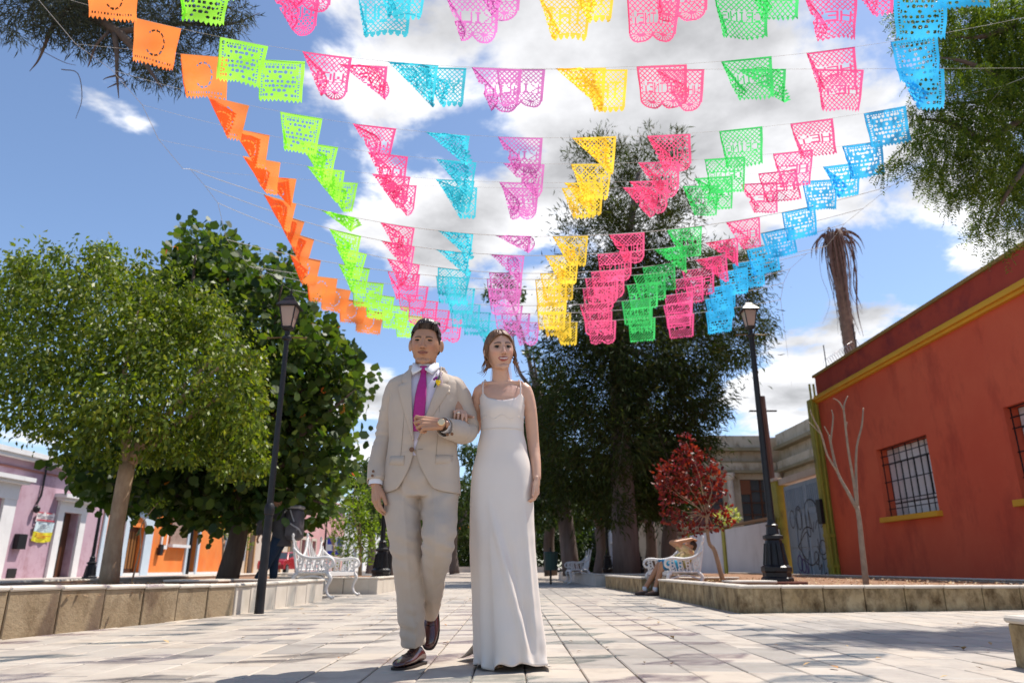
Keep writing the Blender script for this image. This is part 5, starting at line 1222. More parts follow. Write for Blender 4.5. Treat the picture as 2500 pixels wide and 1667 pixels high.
def finish_body(bm, t, m, base, Mx, k, lip, brow, voxel=.0031, teeth=False, hands=(), hand_tint=None, browz=.031, hand_r=.0):
    me = remesh(bm, voxel, 5, .5); A = coords(me).astype(float); n = len(A)
    inv = np.array(Mx.inverted()); Lc = (A @ inv[:3, :3].T + inv[:3, 3]) / k
    col = np.tile(np.array([*base, 1.0]), (n, 1)); x, y, z = Lc[:, 0], Lc[:, 1], Lc[:, 2]; ax = np.abs(x)
    face = (y < -.045) & (ax < .09) & (z > -.14) & (z < .13)
    def mixin(mask, c, f): 
        w = (mask * f)[:, None]; col[:, :3] = col[:, :3] * (1 - w) + np.array(c) * w
    ck = np.exp(-((ax - .045) / .02) ** 2 - ((z + .022) / .02) ** 2) * face; mixin(ck, (base[0] * 1.05, base[1] * .78, base[2] * .74), .6)
    ns = np.exp(-((x) / .014) ** 2 - ((z + .022) / .014) ** 2) * face; mixin(ns, (base[0] * 1.02, base[1] * .8, base[2] * .76), .5)
    arch = .0045 * (1 - ((ax - .031) / .02) ** 2); bt = np.clip(1.35 - np.abs(z - (browz + arch)) / (.0056 * (1.15 - .5 * (ax - .012) / .035)), 0, 1)
    mixin(bt * (ax > .011) * (ax < .049) * face, brow, .88)
    if teeth:
        es = np.exp(-((ax - .031) / .019) ** 2 - ((z - .015) / .0115) ** 2) * face; mixin(es, (.10, .05, .035), .75)
    lz = (.0085 if not teeth else .0135) * np.clip(1 - (x / (.0290 if not teeth else .030)) ** 2, 0, 1) ** .6; cz = -.0565 + (8.0 if not teeth else 7.0) * x * x
    lm = (np.abs(z - cz) < lz) * (ax < .030) * (y < -.06) * face; mixin(lm.astype(float), lip, .85)
    if teeth:
        tm = (np.abs(z - cz - .0005) < .0034 * np.clip(1 - (x / .0235) ** 2, 0, 1) ** .5) * (ax < .0235) * face; mixin(tm.astype(float), (.66, .61, .56), .95)
    else:
        tm = (np.abs(z - cz) < .0017) * (ax < .0285) * face; mixin(tm.astype(float), tuple(c * .35 for c in lip), .8)
    # nostrils and lash lines
    nm = np.exp(-((ax - .0075) / .0035) ** 2 - ((z + .0325) / .0028) ** 2) * (y < -.085); mixin(nm, tuple(c * .2 for c in base), .8)
    ca = me.color_attributes.new('tint', 'FLOAT_COLOR', 'POINT'); ca.data.foreach_set('color', col.astype(np.float32).ravel())
    A -= np.array(t.location); set_coords(me, A)
    body = link_mesh('body', me, m, t, smooth=True)
    def ysurf(px, pz):
        s = (np.abs(x - px) < .004) & (np.abs(z - pz) < .004) & face; return y[s].min() if s.any() else -.08
    return body, ysurf
def eyes(t, Mx, k, ysurf, iris, look=(0, 0), open_=.0052, lash=.0016, xe=.031, ze=.012):
    for s in (-1, 1):
        bm = BM(); yy = ysurf(s * xe, ze) + .0030
        nu, nv = 28, 16; g = bmesh.ops.create_uvsphere(bm, u_segments=nu, v_segments=nv, radius=1)
        cl = bm.loops.layers.color.new('tint')
        for v in bm.verts: v.co = Vector((v.co.x * .0138, v.co.y * .0055, v.co.z * open_ * (1 - .25 * abs(v.co.x) ** 2)))
        for f in bm.faces:
            for l in f.loops:
                c = l.vert.co; r = math.hypot(c.x - look[0], c.z * 1.0 - look[1])
                col = (.40, .36, .32) if r > .0070 else (iris if r > .0030 else (.005, .005, .005))
                if abs(c.z) > open_ * .80 * math.sqrt(max(0, 1 - (c.x / .0138) ** 2)) and c.z > 0: col = (.02, .012, .01)
                l[cl] = (*col, 1)
        q = Mx.to_3x3()
        for v in bm.verts: v.co = Mx @ ((v.co + Vector((s * xe, yy, ze))) * k)
        pobj('eye', bm, m_eye, t)
        bm = BM(); P = [Mx @ (Vector((s * xe + a * .0155, yy - .0052 + .0035 * a * a, ze + open_ * (1.0 - 1.0 * a * a) + .0006 * abs(a))) * k) for a in (-1, -.6, -.2, .2, .6, 1)]
        tube(bm, P, lash * k, 6); pobj('lashes', bm, m_lash, t)
m_eye = skin_mat('eye', None); m_eye.node_tree.nodes['Principled BSDF'].inputs['Roughness'].default_value = .1; m_eye.node_tree.nodes['Principled BSDF'].inputs['Subsurface Weight'].default_value = 0
m_lash = mat('lashes', (.012, .008, .006), rough=.6)
m_skin_m = skin_mat('tan skin', None); m_skin_f = skin_mat('fair skin', None)
m_linen = mat('beige linen', (.47, .385, .305), (.53, .44, .355), rough=.85, scale=5, bump=.5, bscale=420, stretch=(1, 1, .5), fine=.0015, sheen=.15)
m_linend = mat('linen crease', (.30, .25, .19), rough=.9)
m_shirt = mat('pale lilac shirt', (.66, .62, .72), rough=.75)
m_shirtw = mat('white collar cotton', (.74, .73, .75), rough=.75)
m_tie = mat('magenta tie', (.36, .003, .17), (.42, .006, .22), rough=.5, scale=60, sheen=.4)
m_shoe = mat('oxblood leather', (.050, .012, .012), (.085, .02, .018), rough=.2, scale=9, spec=.7, coat=.5)
m_sole = mat('dark sole', (.022, .012, .009), rough=.6)
m_satin = mat('ivory satin', (.70, .615, .54), (.74, .66, .585), rough=.38, scale=2, spec=.5, sheen=.25, bump=.05, bscale=300, fine=.001)
m_btn = mat('brown button', (.16, .07, .03), rough=.35)
m_hairm = mat('dark brown hair', (.018, .011, .008), (.05, .032, .022), rough=.42, scale=120, stretch=(1, .25, .35), bump=.6, bscale=160, fine=.003, coord='obj')
m_hairf = mat('chestnut hair', (.10, .045, .02), (.22, .11, .05), rough=.45, scale=110, stretch=(1, .3, .3), bump=.6, bscale=150, fine=.003, coord='obj')
def HJ(x, y, Y): return onY(*dD(x, y), Y)

# ------------------------------------------------------------------ groom
GM = thing('person', 'man in a beige linen suit and magenta tie walking arm in arm with the bride', 'person', (-.47, 3.72, 0))
HM = Matrix.Translation((-.468, 3.655, 1.606)) @ Matrix.Rotation(R(8), 4, 'X') @ Matrix.Rotation(R(2), 4, 'Y') @ Matrix.Rotation(R(-2), 4, 'Z')
KM = 1.0
legA = [HJ(927, 1085, 3.74), HJ(925, 1180, 3.69), HJ(934, 1262, 3.67), HJ(943, 1370, 3.76), HJ(949, 1478, 3.82)]
legB = [HJ(1008, 1085, 3.74), HJ(1010, 1180, 3.66), HJ(1006, 1250, 3.58), HJ(997, 1330, 3.76), HJ(989, 1404, 3.97)]
bm = BM(); head_parts(bm, HM, True, KM)
tube(bm, [(-.47, 3.71, 1.36), (-.47, 3.705, 1.43), (-.469, 3.69, 1.49), (-.468, 3.68, 1.545)], [(.085, .075), (.064, .064), (.057, .060), (.056, .062)], 20, sub=2)
tube(bm, [(-.465, 3.70, .80), (-.465, 3.70, 1.0), (-.468, 3.70, 1.2), (-.47, 3.70, 1.33), (-.47, 3.70, 1.41)], [(.11, .065), (.12, .075), (.145, .09), (.15, .085), (.08, .06)], 24, sub=3)
WR = Vector((-.694, 3.645, .862)); WL = HJ(1014, 974, 3.475)
chain(bm, [(-.47 - .13, 3.70, 1.37), (-.672, 3.735, 1.125), (-.692, 3.70, .99), WR], [.045, .034, .030, .026]); chain(bm, [(-.47 + .13, 3.70, 1.37), HJ(1071, 990, 3.66), WL], [.045, .036, .026])
hand(bm, WR, (.12, -.16, -1), (.75, .55, 0), (.5, -.8, 0), 1.0, (16, 24, 14), .04, (.85, .42, .25))
hand(bm, WL, (-1, -.12, .02), (.05, 1, -.45), (-.1, .3, 1), 1.08, ((16, 64, 46), (30, 78, 44), (40, 80, 44), (50, 78, 44)), .34, (.85, .30, .35), 20)
for L_ in (legA, legB): chain(bm, [L_[0], L_[1], L_[2], L_[3], L_[4]], [.055, .058, .05, .045, .033])
body, ys = finish_body(bm, GM, m_skin_m, (.46, .24, .14), HM, KM, (.27, .075, .05), (.015, .009, .007), browz=.0265)
eyes(GM, HM, KM, ys, (.025, .012, .007), (0, 0), .0030, .0026)
def hair_cap(Mx, k, keep, off, nu=110, nv=70):
    bm = BM(); G_ = {}
    def pos(i, j):
        th = math.pi * (j + .3) / nv; ph = 2 * math.pi * i / nu; sx = math.sin(th) * math.sin(ph); sy = -math.sin(th) * math.cos(ph); sz = math.cos(th)
        p = Vector((.079 * sx, (.088 if sy < 0 else .104) * sy, (.117 if sz > 0 else .119) * sz)); return p, Vector((sx, sy, sz))
    def vert(i, j):
        i %= nu
        if (i, j) not in G_:
            p, d = pos(i, j); kk = keep(p); o = off(p, d) * min(1, max(0, kk) / .014) ** .6
            st = mnoise.noise(Vector((math.atan2(d.x, -d.y) * 14, d.z * 3, 1))) * .0035 + mnoise.noise(Vector((math.atan2(d.x, -d.y) * 34, d.z * 5, 4))) * .0015
            q = p + d * (o + st * min(1, max(0, kk) / .01) - .001)
            G_[(i, j)] = bm.verts.new(Mx @ (q * k))
        return G_[(i, j)]
    for j in range(nv):
        for i in range(nu):
            if min(keep(pos(i, j)[0]), keep(pos(i + 1, j)[0]), keep(pos(i, j + 1)[0])) > -.002:
                bm.faces.new((vert(i, j), vert(i, j + 1), vert(i + 1, j + 1), vert(i + 1, j)))
    return bm
def keep_m(p):
    # signed height above the hairline
    ax = abs(p.x); yy = p.y
    hl = .066 - .25 * max(0, ax - .04) if yy < -.045 else None
    if yy < -.045: line = .072 - 22 * max(0, ax - .034) ** 2
    elif yy < -.012: line = -.006 + (-.012 - yy) * 1.1 if ax > .05 else .03
    elif yy < .035: line = .022
    else: line = -.048
    return p.z - line
def off_m(p, d): return .006 + .026 * gauss(p.x - .012, .055) * gauss(p.y + .055, .045) * gauss(p.z - .10, .045) * (1 if d.z > 0 else 0) + .008 * max(0, d.z) + (.004 if p.z > .05 else 0) - (.003 if p.z < .03 else 0)
pobj('hair', hair_cap(HM, KM, keep_m, off_m), m_hairm, GM)
bm = BM(); rs2 = random.Random(4)
for k in range(26):
    x = rs2.uniform(-.04, .052); z0 = .094 - .3 * x * x / .06; P = [Vector((x, -.066 + rs2.uniform(-.008, .01), z0 - .012)), Vector((x + .008, -.082 + rs2.uniform(-.01, .01), z0 + .012)), Vector((x + .018, -.062, z0 + .026 + rs2.uniform(-.003, .003))), Vector((x + .026, -.02, z0 + .036)), Vector((x + .024, .03, z0 + .026))]
    tube(bm, [HM @ (p * KM) for p in P], [.002, .003, .0034, .003, .001], 6, sub=3)
pobj('fringe', bm, m_hairm, GM)

# jacket
JR = [(.815, .200, .128, .130), (.86, .199, .130, .132), (.95, .192, .128, .126), (1.04, .182, .124, .118), (1.12, .180, .125, .116), (1.22, .186, .128, .118), (1.30, .192, .126, .118), (1.35, .196, .118, .114), (1.39, .202, .106, .106), (1.415, .192, .094, .098), (1.435, .158, .084, .092), (1.455, .108, .076, .088), (1.475, .084, .068, .084), (1.492, .074, .060, .082)]
def jring(z): return interp(JR, z)
JCX = lambda z: -.468 + .012 * max(0, 1.1 - z)
JCY = 3.70
def jfront(x, z, off=0):
    a, bf, bb = jring(z); u = max(-.999, min(.999, (x - JCX(z)) / a)); return JCY - (bf) * (1 - abs(u) ** 2.3) ** (1 / 2.3) - off
XB, ZB = -.497, 1.030
def openL(z):   # image-left opening edge x
    if z >= ZB: return XB - .002 - .030 * (z - ZB) / .36
    u = (ZB - z) / .215
    return XB - .004 - .088 * u ** 2.0 - (.06 * max(0, (u - .9) / .1) ** 2)
def openR(z):
    if z >= ZB: return XB + .004 + .112 * min(1, (z - ZB) / .36)
    u = (ZB - z) / .215
    return XB + .012 + .105 * u ** 1.6 + (.07 * max(0, (u - .88) / .12) ** 2)
def linen_noise(p, amp):
    return amp * (mnoise.noise(Vector((p.x * 7, p.y * 7, p.z * 13))) + .5 * mnoise.noise(Vector((p.x * 18 + 5, p.y * 14, p.z * 30))))
def build_jacket():
    bm = BM(); nz = 74; nu = 84; rows = []
    zs = [.815 + (1.492 - .815) * (i / nz) for i in range(nz + 1)]
    for z in zs:
        a, bf, bb = jring(z); cx = JCX(z); xl, xr = openL(z), openR(z)
        def phi(x):
            u = max(-.98, min(.98, (x - cx) / a)); return math.asin(math.copysign(abs(u) ** 1.0, u))
        pR, pL = phi(xr), phi(xl); row = []
        for k in range(nu + 1):
            ph = pR + (2 * math.pi + pL - pR) * k / nu; s, c = math.sin(ph), math.cos(ph)
            x = cx + a * s
            if c > 0: y = JCY - bf * (1 - abs(s) ** 2.3) ** (1 / 2.3)
            else: y = JCY + bb * (-c) ** .85
            p = Vector((x, y, z)); nrm = Vector((s, -c, 0))
            edge = min(k, nu - k) / 6
            w = linen_noise(p, .0045) * min(1, edge) - .004 * gauss(z - 1.06, .03) * gauss(x - XB, .1)
            # pull folds radiating from the button
            if c > 0:
                dx, dz = x - XB, z - ZB; rr = math.hypot(dx, dz)
                if rr > .02: w += .0030 * math.sin(math.atan2(dz, abs(dx)) * 9) * math.exp(-rr / .12) * min(1, edge)
            row.append(bm.verts.new(p + nrm * w))
        rows.append(row)
    for a, b in zip(rows, rows[1:]):
        for k in range(nu): bm.faces.new((a[k], a[k + 1], b[k + 1], b[k]))
    return bm
bm = build_jacket(); jk = pobj('jacket', bm, m_linen, GM); sl = jk.modifiers.new('s', 'SOLIDIFY'); sl.thickness = .004; sl.offset = -1
def sleeve(pts, rad, name='sleeve', seed=0, bend=None, seg=30, sub=9):
    bm = BM()
    def wob(p, a, i):
        q = Vector((p.x * 5 + math.cos(a) * .8 + seed, p.y * 5 + math.sin(a) * .8, p.z * 17)); w = 1 + .12 * mnoise.noise(q) + .06 * mnoise.noise(q * 2.7)
        if bend is not None: w += .09 * gauss((p - bend).length, .07) * math.sin((p.z + p.x) * 130 + math.cos(a) * 2)
        return w
    tube(bm, pts, rad, seg, sub=sub, cap=False, wob=wob, up=(0, 1, 0)); return bm
eR = Vector((-.672, 3.735, 1.125)); shR = Vector((-.612, 3.70, 1.375))
bm = sleeve([(-.56, 3.70, 1.395), shR, (-.645, 3.72, 1.27), eR, (-.692, 3.70, .99), (-.695, 3.655, .872)], [(.062, .045), (.066, .062), (.060, .058), (.054, .054), (.052, .052), (.049, .047)], seed=2, bend=eR)
s1 = pobj('sleeve', bm, m_linen, GM, parent=jk); s1.modifiers.new('s', 'SOLIDIFY').thickness = .004
eL = HJ(1071, 990, 3.66); cuffL = HJ(1021, 981, 3.49)
bm = sleeve([(-.37, 3.70, 1.395), (-.308, 3.70, 1.375), (-.258, 3.71, 1.27), eL + Vector((.0, .035, .01)), eL + Vector((-.035, -.045, -.010)), (eL + cuffL) / 2 + Vector((0, 0, -.006)), cuffL], [(.062, .045), (.066, .062), (.060, .058), (.058, .062), (.060, .060), (.056, .058), (.050, .052)], seed=7, bend=eL)
s2 = pobj('sleeve', bm, m_linen, GM, parent=jk); s2.modifiers.new('s', 'SOLIDIFY').thickness = .004
bm = BM(); tube(bm, [WR + Vector((-.001, .01, .045)), WR + Vector((0, 0, -.006))], [(.036, .034), (.036, .034)], 20, cap=False); pobj('shirt_cuff', bm, m_shirtw, GM)
axL = (eL + Vector((-.035, -.045, -.010)) - WL).normalized()
bm = BM(); tube(bm, [WL + axL * .055, WL + axL * .012], [(.040, .038), (.038, .036)], 20, cap=False); pobj('shirt_cuff', bm, m_shirtw, GM)
bm = BM(); tube(bm, [WL + axL * .012, WL - axL * .006], [(.033, .031), (.031, .030)], 18, cap=False); w_ = pobj('watch_strap', bm, mat('watch strap', (.06, .025, .012), rough=.4), GM)
bm = BM(); lathe(bm, [(.019, 0), (.019, .006), (.015, .009)], 16); bmesh.ops.rotate(bm, verts=bm.verts, matrix=Matrix.Rotation(R(90), 3, 'X')); bmesh.ops.translate(bm, verts=bm.verts, vec=WL + Vector((.003, -.030, .004))); pobj('watch_face', bm, mat('watch gold', (.7, .5, .3), rough=.25, metallic=.8), GM, smooth=False, parent=w_)
# lapels
def lapel(edge, side):
    bm = BM(); rows = []; n = 44
    W_ = [(1.075, .002), (1.14, .020), (1.22, .042), (1.30, .062), (1.355, .074), (1.3551, .074), (1.366, .047), (1.372, .040), (1.40, .052), (1.44, .040), (1.492, .018)]
    for i in range(n + 1):
        z = 1.075 + (1.49 - 1.075) * i / n; w = interp(W_, z)[0]; xi = edge(z) + side * -.002; row = []
        for k in range(9):
            u = k / 8; x = xi + side * w * u; off = .007 + .006 * math.sin(math.pi * min(1, u * 1.05 + .02)) - .004 * u
            zz = z + (.010 * u * gauss(z - 1.355, .02)); row.append(bm.verts.new((x, jfront(x, min(z, 1.47), off), zz)))
        rows.append(row)
    for a, b in zip(rows, rows[1:]):
        for k in range(8): bm.faces.new((a[k], a[k + 1], b[k + 1], b[k]))
    o = pobj('lapel', bm, m_linen, GM, parent=jk); o.modifiers.new('s', 'SOLIDIFY').thickness = .003
lapel(openL, -1); lapel(openR, 1)
# seams, pockets, buttons
def strip(pts, w, m, name, off=.0015, th=None):
    bm = BM(); tube(bm, [Vector((x, jfront(x, z, off), z)) for x, z in pts], w, 5, sub=3); return pobj(name, bm, m, GM, parent=jk)
def patch(x0, x1, z0, z1, name, off=.004, slant=0):
    bm = BM(); R_ = []
    for j in range(3):
        r = []
        for i in range(9):
            x = x0 + (x1 - x0) * i / 8; z = z0 + (z1 - z0) * j / 2 + slant * (i / 8); r.append(bm.verts.new((x, jfront(x, z, off), z)))
        R_.append(r)
    for a, b in zip(R_, R_[1:]):
        for i in range(8): bm.faces.new((a[i], a[i + 1], b[i + 1], b[i]))
    o = pobj(name, bm, m_linen, GM, parent=jk); o.modifiers.new('s', 'SOLIDIFY').thickness = .003
patch(-.625, -.545, .955, 1.0, 'pocket_flap', slant=-.006); patch(-.385, -.305, .955, 1.0, 'pocket_flap', slant=.006); patch(-.395, -.325, 1.318, 1.34, 'chest_pocket', slant=.006)
strip([(-.628, 1.003), (-.542, .997)], .0015, m_linend, 'pocket_seam'); strip([(-.388, .997), (-.302, 1.003)], .0015, m_linend, 'pocket_seam')
strip([(-.398, 1.341), (-.322, 1.348)], .0014, m_linend, 'pocket_seam')
strip([(-.555, 1.26), (-.56, 1.1), (-.565, .97)], .0011, m_linend, 'dart_seam', .0005); strip([(-.375, 1.26), (-.38, 1.1), (-.385, .97)], .0011, m_linend, 'dart_seam', .0005)
def button(c, nrm, r=.0105, par=None):
    bm = BM(); lathe(bm, [(r * .95, 0), (r, .002), (r, .004), (r * .8, .005)], 14); q = Vector(nrm).to_track_quat('Z', 'Y').to_matrix()
    bmesh.ops.rotate(bm, verts=bm.verts, matrix=q); bmesh.ops.translate(bm, verts=bm.verts, vec=Vector(c)); pobj('button', bm, m_btn, GM, smooth=False, parent=jk)
button((XB - .010, jfront(XB - .010, 1.026, .006), 1.026), (0, -1, 0), .0125)
for k in range(2): button(cuffL + Vector((.020 + .022 * k, -.046, -.044 + .003 * k)), (0, -.8, -.4), .008)
for k in range(2): button(Vector((-.705 + .003 * k, 3.606 + .002 * k, .90 + .022 * k)), (0, -1, 0), .007)
strip([(XB + .020, 1.028), (XB + .045, 1.029)], .0014, m_linend, 'buttonhole')
# shirt front, collar, tie
bm = BM(); rows = []
for i in range(30):
    z = 1.0 + (1.475 - 1.0) * i / 29; row = []
    for k in range(13):
        x = -.56 + .21 * k / 12; row.append(bm.verts.new((x, jfront(x, z, -.010 + .002 * mnoise.noise(Vector((x * 20, 0, z * 16)))), z)))
    rows.append(row)
for a, b in zip(rows, rows[1:]):
    for k in range(12): bm.faces.new((a[k], a[k + 1], b[k + 1], b[k]))
pobj('shirt', bm, m_shirt, GM)
bm = BM(); tube(bm, [(-.469, 3.700, 1.452), (-.469, 3.695, 1.487), (-.469, 3.692, 1.503)], [(.070, .075), (.067, .072), (.066, .071)], 28, cap=False); pobj('collar_stand', bm, m_shirtw, GM)
for s in (-1, 1):
    bm = BM(); n = 9; rows = []
    top = [(-.469 + s * .006, 3.617, 1.470), (-.469 + s * .030, 3.618, 1.484), (-.469 + s * .055, 3.640, 1.503), (-.469 + s * .070, 3.69, 1.515), (-.469 + s * .066, 3.73, 1.518)]
    bot = [(-.469 + s * .010, 3.597, 1.452), (-.469 + s * .054, 3.586, 1.420), (-.469 + s * .066, 3.614, 1.452), (-.469 + s * .076, 3.69, 1.480), (-.469 + s * .078, 3.74, 1.485)]
    for a, b in zip(top, bot): rows.append([bm.verts.new(Vector(a).lerp(Vector(b), u) + Vector((0, -.006 * math.sin(u * 3.14), 0))) for u in (0, .33, .66, 1)])
    for a, b in zip(rows, rows[1:]):
        for k in range(3): bm.faces.new((a[k], a[k + 1], b[k + 1], b[k]))
    bmesh.ops.recalc_face_normals(bm, faces=bm.faces); o = pobj('collar', bm, m_shirtw, GM, auto=40); o.modifiers.new('s', 'SOLIDIFY').thickness = .003
bm = BM(); TW = [(1.478, .017), (1.470, .021), (1.447, .016), (1.435, .0135), (1.42, .015), (1.36, .024), (1.30, .029), (1.20, .030), (1.12, .024)]
rows = []
for i in range(40):
    z = 1.478 - (1.478 - 1.12) * i / 39; w = interp(sorted(TW), z)[0]; cx = -.470 + .004 * math.sin((1.47 - z) * 6) - .02 * max(0, 1.4 - z) / .3
    bulge = .014 * gauss(z - 1.462, .016) + .005; row = []
    for k in range(9):
        u = -1 + 2 * k / 8; yy = jfront(cx, min(z, 1.452), -.006) - .004; row.append(bm.verts.new((cx + u * w, yy - bulge * math.sqrt(max(0, 1 - u * u * .96)) - max(0, .0 - 0), z)))
    rows.append(row)
for a, b in zip(rows, rows[1:]):
    for k in range(8): bm.faces.new((a[k], a[k + 1], b[k + 1], b[k]))
o = pobj('tie', bm, m_tie, GM); o.modifiers.new('s', 'SOLIDIFY').thickness = .003
# trousers
bm = BM()
rA = [(.098, .105), (.092, .098), (.077, .082), (.067, .072), (.060, .066)]; rB = [(.098, .105), (.090, .096), (.077, .080), (.057, .066), (.047, .056)]
tube(bm, legA, rA, 36, sub=6, up=(1, 0, 0)); tube(bm, legB, rB, 36, sub=6, up=(1, 0, 0))
tube(bm, [(-.466, 3.70, .80), (-.466, 3.70, .88), (-.466, 3.70, .96), (-.468, 3.70, 1.045)], [(.150, .108), (.178, .118), (.170, .116), (.158, .112)], 32, sub=3)
me = remesh(bm, .0065, 3); A = coords(me).astype(float); me.vertices.foreach_get; Nn = np.empty(len(A) * 3, dtype=np.float32); me.vertex_normals.foreach_get('vector', Nn); Nn = Nn.reshape(-1, 3)
kA, kB = legA[2], legB[2]
for i in range(len(A)):
    p = Vector(A[i]); w = .004 - .011 * abs(mnoise.noise(Vector((p.x * 6, p.y * 6, p.z * 11 + p.x * 6)))) + .003 * mnoise.noise(Vector((p.x * 20, p.y * 20, p.z * 26)))
    onA = p.x < -.47
    w += .0038 * math.sin(p.z * 80 + p.x * 40 + 3 * mnoise.noise(p * 9)) * (gauss(p.z - (.50 if onA else .58), .10) + (1.2 * gauss(p.z - .17, .09) if onA else 0))
    w += .004 * math.sin(p.z * 60 - abs(p.x + .468) * 55) * gauss(p.z - .82, .06)
    cxl = interp([(.1, -.475), (.55, -.515), (.8, -.545)], p.z)[0] if onA else interp([(.25, -.405), (.55, -.365), (.8, -.385)], p.z)[0]
    if Nn[i][1] < -.3: w += .005 * gauss(p.x - cxl, .010)
    A[i] += Nn[i] * w
A -= np.array(GM.location); set_coords(me, A); link_mesh('trousers', me, m_linen, GM, smooth=True)
# shoes
def shoe(Mx):
    """heel at +Y, toe at -Y, sole on z=0"""
    S = [(.085, .020, .030, .045), (.075, .030, .052, .062), (.05, .034, .062, .085), (.02, .035, .055, .092), (-.02, .038, .045, .080), (-.06, .044, .038, .064), (-.10, .047, .032, .052), (-.14, .044, .028, .046), (-.17, .036, .025, .040), (-.19, .022, .020, .032), (-.198, .008, .012, .022)]
    bm = BM(); rows = []
    for y, w, hh, top in S:
        r = []
        for k in range(20):
            a = 2 * math.pi * k / 20; cs, sn = math.cos(a), math.sin(a)
            z = .012 + (top - .012) * (.5 + .5 * sn) if sn > 0 else .012 + (top - .012) * (.5 + .5 * sn) * 1
            x = w * (abs(cs) ** .75) * math.copysign(1, cs) * (1 - .38 * max(0, sn) * (top > .06)); r.append(bm.verts.new(Mx @ Vector((x, y, z))))
        rows.append(r)
    for a, b in zip(rows, rows[1:]):
        for k in range(20): bm.faces.new((a[k], b[k], b[(k + 1) % 20], a[(k + 1) % 20]))
    bm.faces.new(rows[0]); bm.faces.new(list(reversed(rows[-1]))); bmesh.ops.recalc_face_normals(bm, faces=bm.faces)
    s = pobj('shoe', bm, m_shoe, GM); sm = s.modifiers.new('b', 'SUBSURF'); sm.levels = 1; sm.render_levels = 1
    bm = BM(); 
    lo = [bm.verts.new(Mx @ Vector((sx * (w + .004), y + (0 if abs(y) < .19 else -.004), z))) for z in (0.0, .010) for sx in (-1, 1) for (y, w, _, _) in (S if sx > 0 else S[::-1])]
    n = len(S) * 2; a, b = lo[:n], lo[n:]
    for k in range(n): bm.faces.new((a[k], a[(k + 1) % n], b[(k + 1) % n], b[k]))
    bm.faces.new(b); bm.faces.new(list(reversed(a))); bmesh.ops.recalc_face_normals(bm, faces=bm.faces); pobj('sole', bm, m_sole, GM, smooth=False, parent=s)
    bm = BM()
    for k in range(4):
        y = -.015 - .018 * k; z = .088 - .0085 * k
        tube(bm, [Mx @ Vector((-.016, y, z - .004)), Mx @ Vector((0, y - .006, z + .003)), Mx @ Vector((.016, y, z - .004))], .0022, 5, sub=3)
    tube(bm, [Mx @ Vector((s_ * .030, -.085, .052)) if s_ else Mx @ Vector((0, -.098, .060)) for s_ in (-1, 0, 1)], .0016, 5, sub=4)
    pobj('laces', bm, m_sole, GM, parent=s)
d1 = Vector((-.10, -.28, 0)); a1 = math.atan2(d1.x, -d1.y)
shoe(Matrix.Translation((-.482, 3.815, .001)) @ Matrix.Rotation(-a1 * -1, 4, 'Z') if False else Matrix.Translation((-.480, 3.80, .001)) @ Matrix.Rotation(-R(19), 4, 'Z'))
ank = legB[4]
toeB = HJ(985, 1491, 3.99); dirB = Vector((.0, -.42, -.9)).normalized()
yB = -dirB; xB = Vector((1, 0, 0)); zB = xB.cross(yB).normalized(); Rm = Matrix((xB, yB, zB)).transposed().to_4x4()
shoe(Matrix.Translation(toeB + yB * .198 + Vector((0, 0, .0))) @ Rm)
# boutonniere, pinned on the lapel
bc = Vector((-.392, jfront(-.392, 1.372, .02), 1.385)); t = thing('boutonniere', 'small yellow and purple flower pinned on the beige lapel', 'flower', bc)
def blob(cs, r, m, name):
    bm = BM()
    for c in cs: ellipsoid(bm, c, (r, r, r), seg=8, rings=6)
    obj(name, bm, m, t, smooth=True)
blob([(.006, -.008, -.012), (.012, -.006, -.006), (.002, -.008, -.004), (.009, -.010, -.018)], .009, mat('yellow petals', (.85, .55, .01), rough=.7), 'yellow_flower')
blob([(-.008, -.006, .012), (-.002, -.008, .016), (-.014, -.004, .008)], .007, mat('purple petals', (.22, .02, .22), rough=.7), 'purple_flower')
blob([(.024 + .004 * math.sin(k), -.004, -.02 + .009 * k) for k in range(7)] + [(.005 + .006 * k, -.004, .026 + .006 * k) for k in range(4)], .0035, mat('tiny pale buds', (.65, .5, .65), rough=.7), 'buds')
bm = BM(); tube(bm, [(.0, 0, -.005), (-.012, -.002, -.035)], .004, 6)
for k in range(6): tube(bm, [(0, 0, 0), (.012 * math.cos(k) + .006, -.003, .02 + .012 * math.sin(k * 2)), (.018 * math.cos(k) + .012, -.002, .045 + .012 * math.sin(k * 2))], .0012, 4)
obj('stem', bm, mat('stem green', (.05, .09, .02), rough=.7), t)

# ------------------------------------------------------------------ bride
BR = thing('person', 'bride in a long ivory slip dress holding the man\'s arm', 'person', (-.04, 3.74, 0))
KF = .955
HF = Matrix.Translation((-.068, 3.665, 1.572)) @ Matrix.Rotation(R(15), 4, 'Z') @ Matrix.Rotation(R(-5), 4, 'Y') @ Matrix.Rotation(R(5), 4, 'X')
bm = BM(); head_parts(bm, HF, False, KF)
tube(bm, [(-.056, 3.715, 1.36), (-.058, 3.705, 1.42), (-.062, 3.69, 1.47), (-.068, 3.682, 1.535)], [(.075, .055), (.050, .046), (.044, .045), (.046, .048)], 20, sub=2)
tube(bm, [(-.052, 3.72, .84), (-.052, 3.72, .94), (-.052, 3.715, 1.05), (-.052, 3.71, 1.15), (-.052, 3.705, 1.24), (-.052, 3.705, 1.31), (-.053, 3.712, 1.365), (-.055, 3.715, 1.405)], [(.135, .10), (.14, .105), (.112, .085), (.098, .078), (.108, .09), (.122, .085), (.128, .060), (.075, .045)], 28, sub=3)
shl, shr = Vector((-.166, 3.725, 1.362)), Vector((.066, 3.722, 1.368))
capsule(bm, shl, .040, (-.08, 3.725, 1.398), .036); capsule(bm, shr, .040, (-.03, 3.725, 1.400), .036)
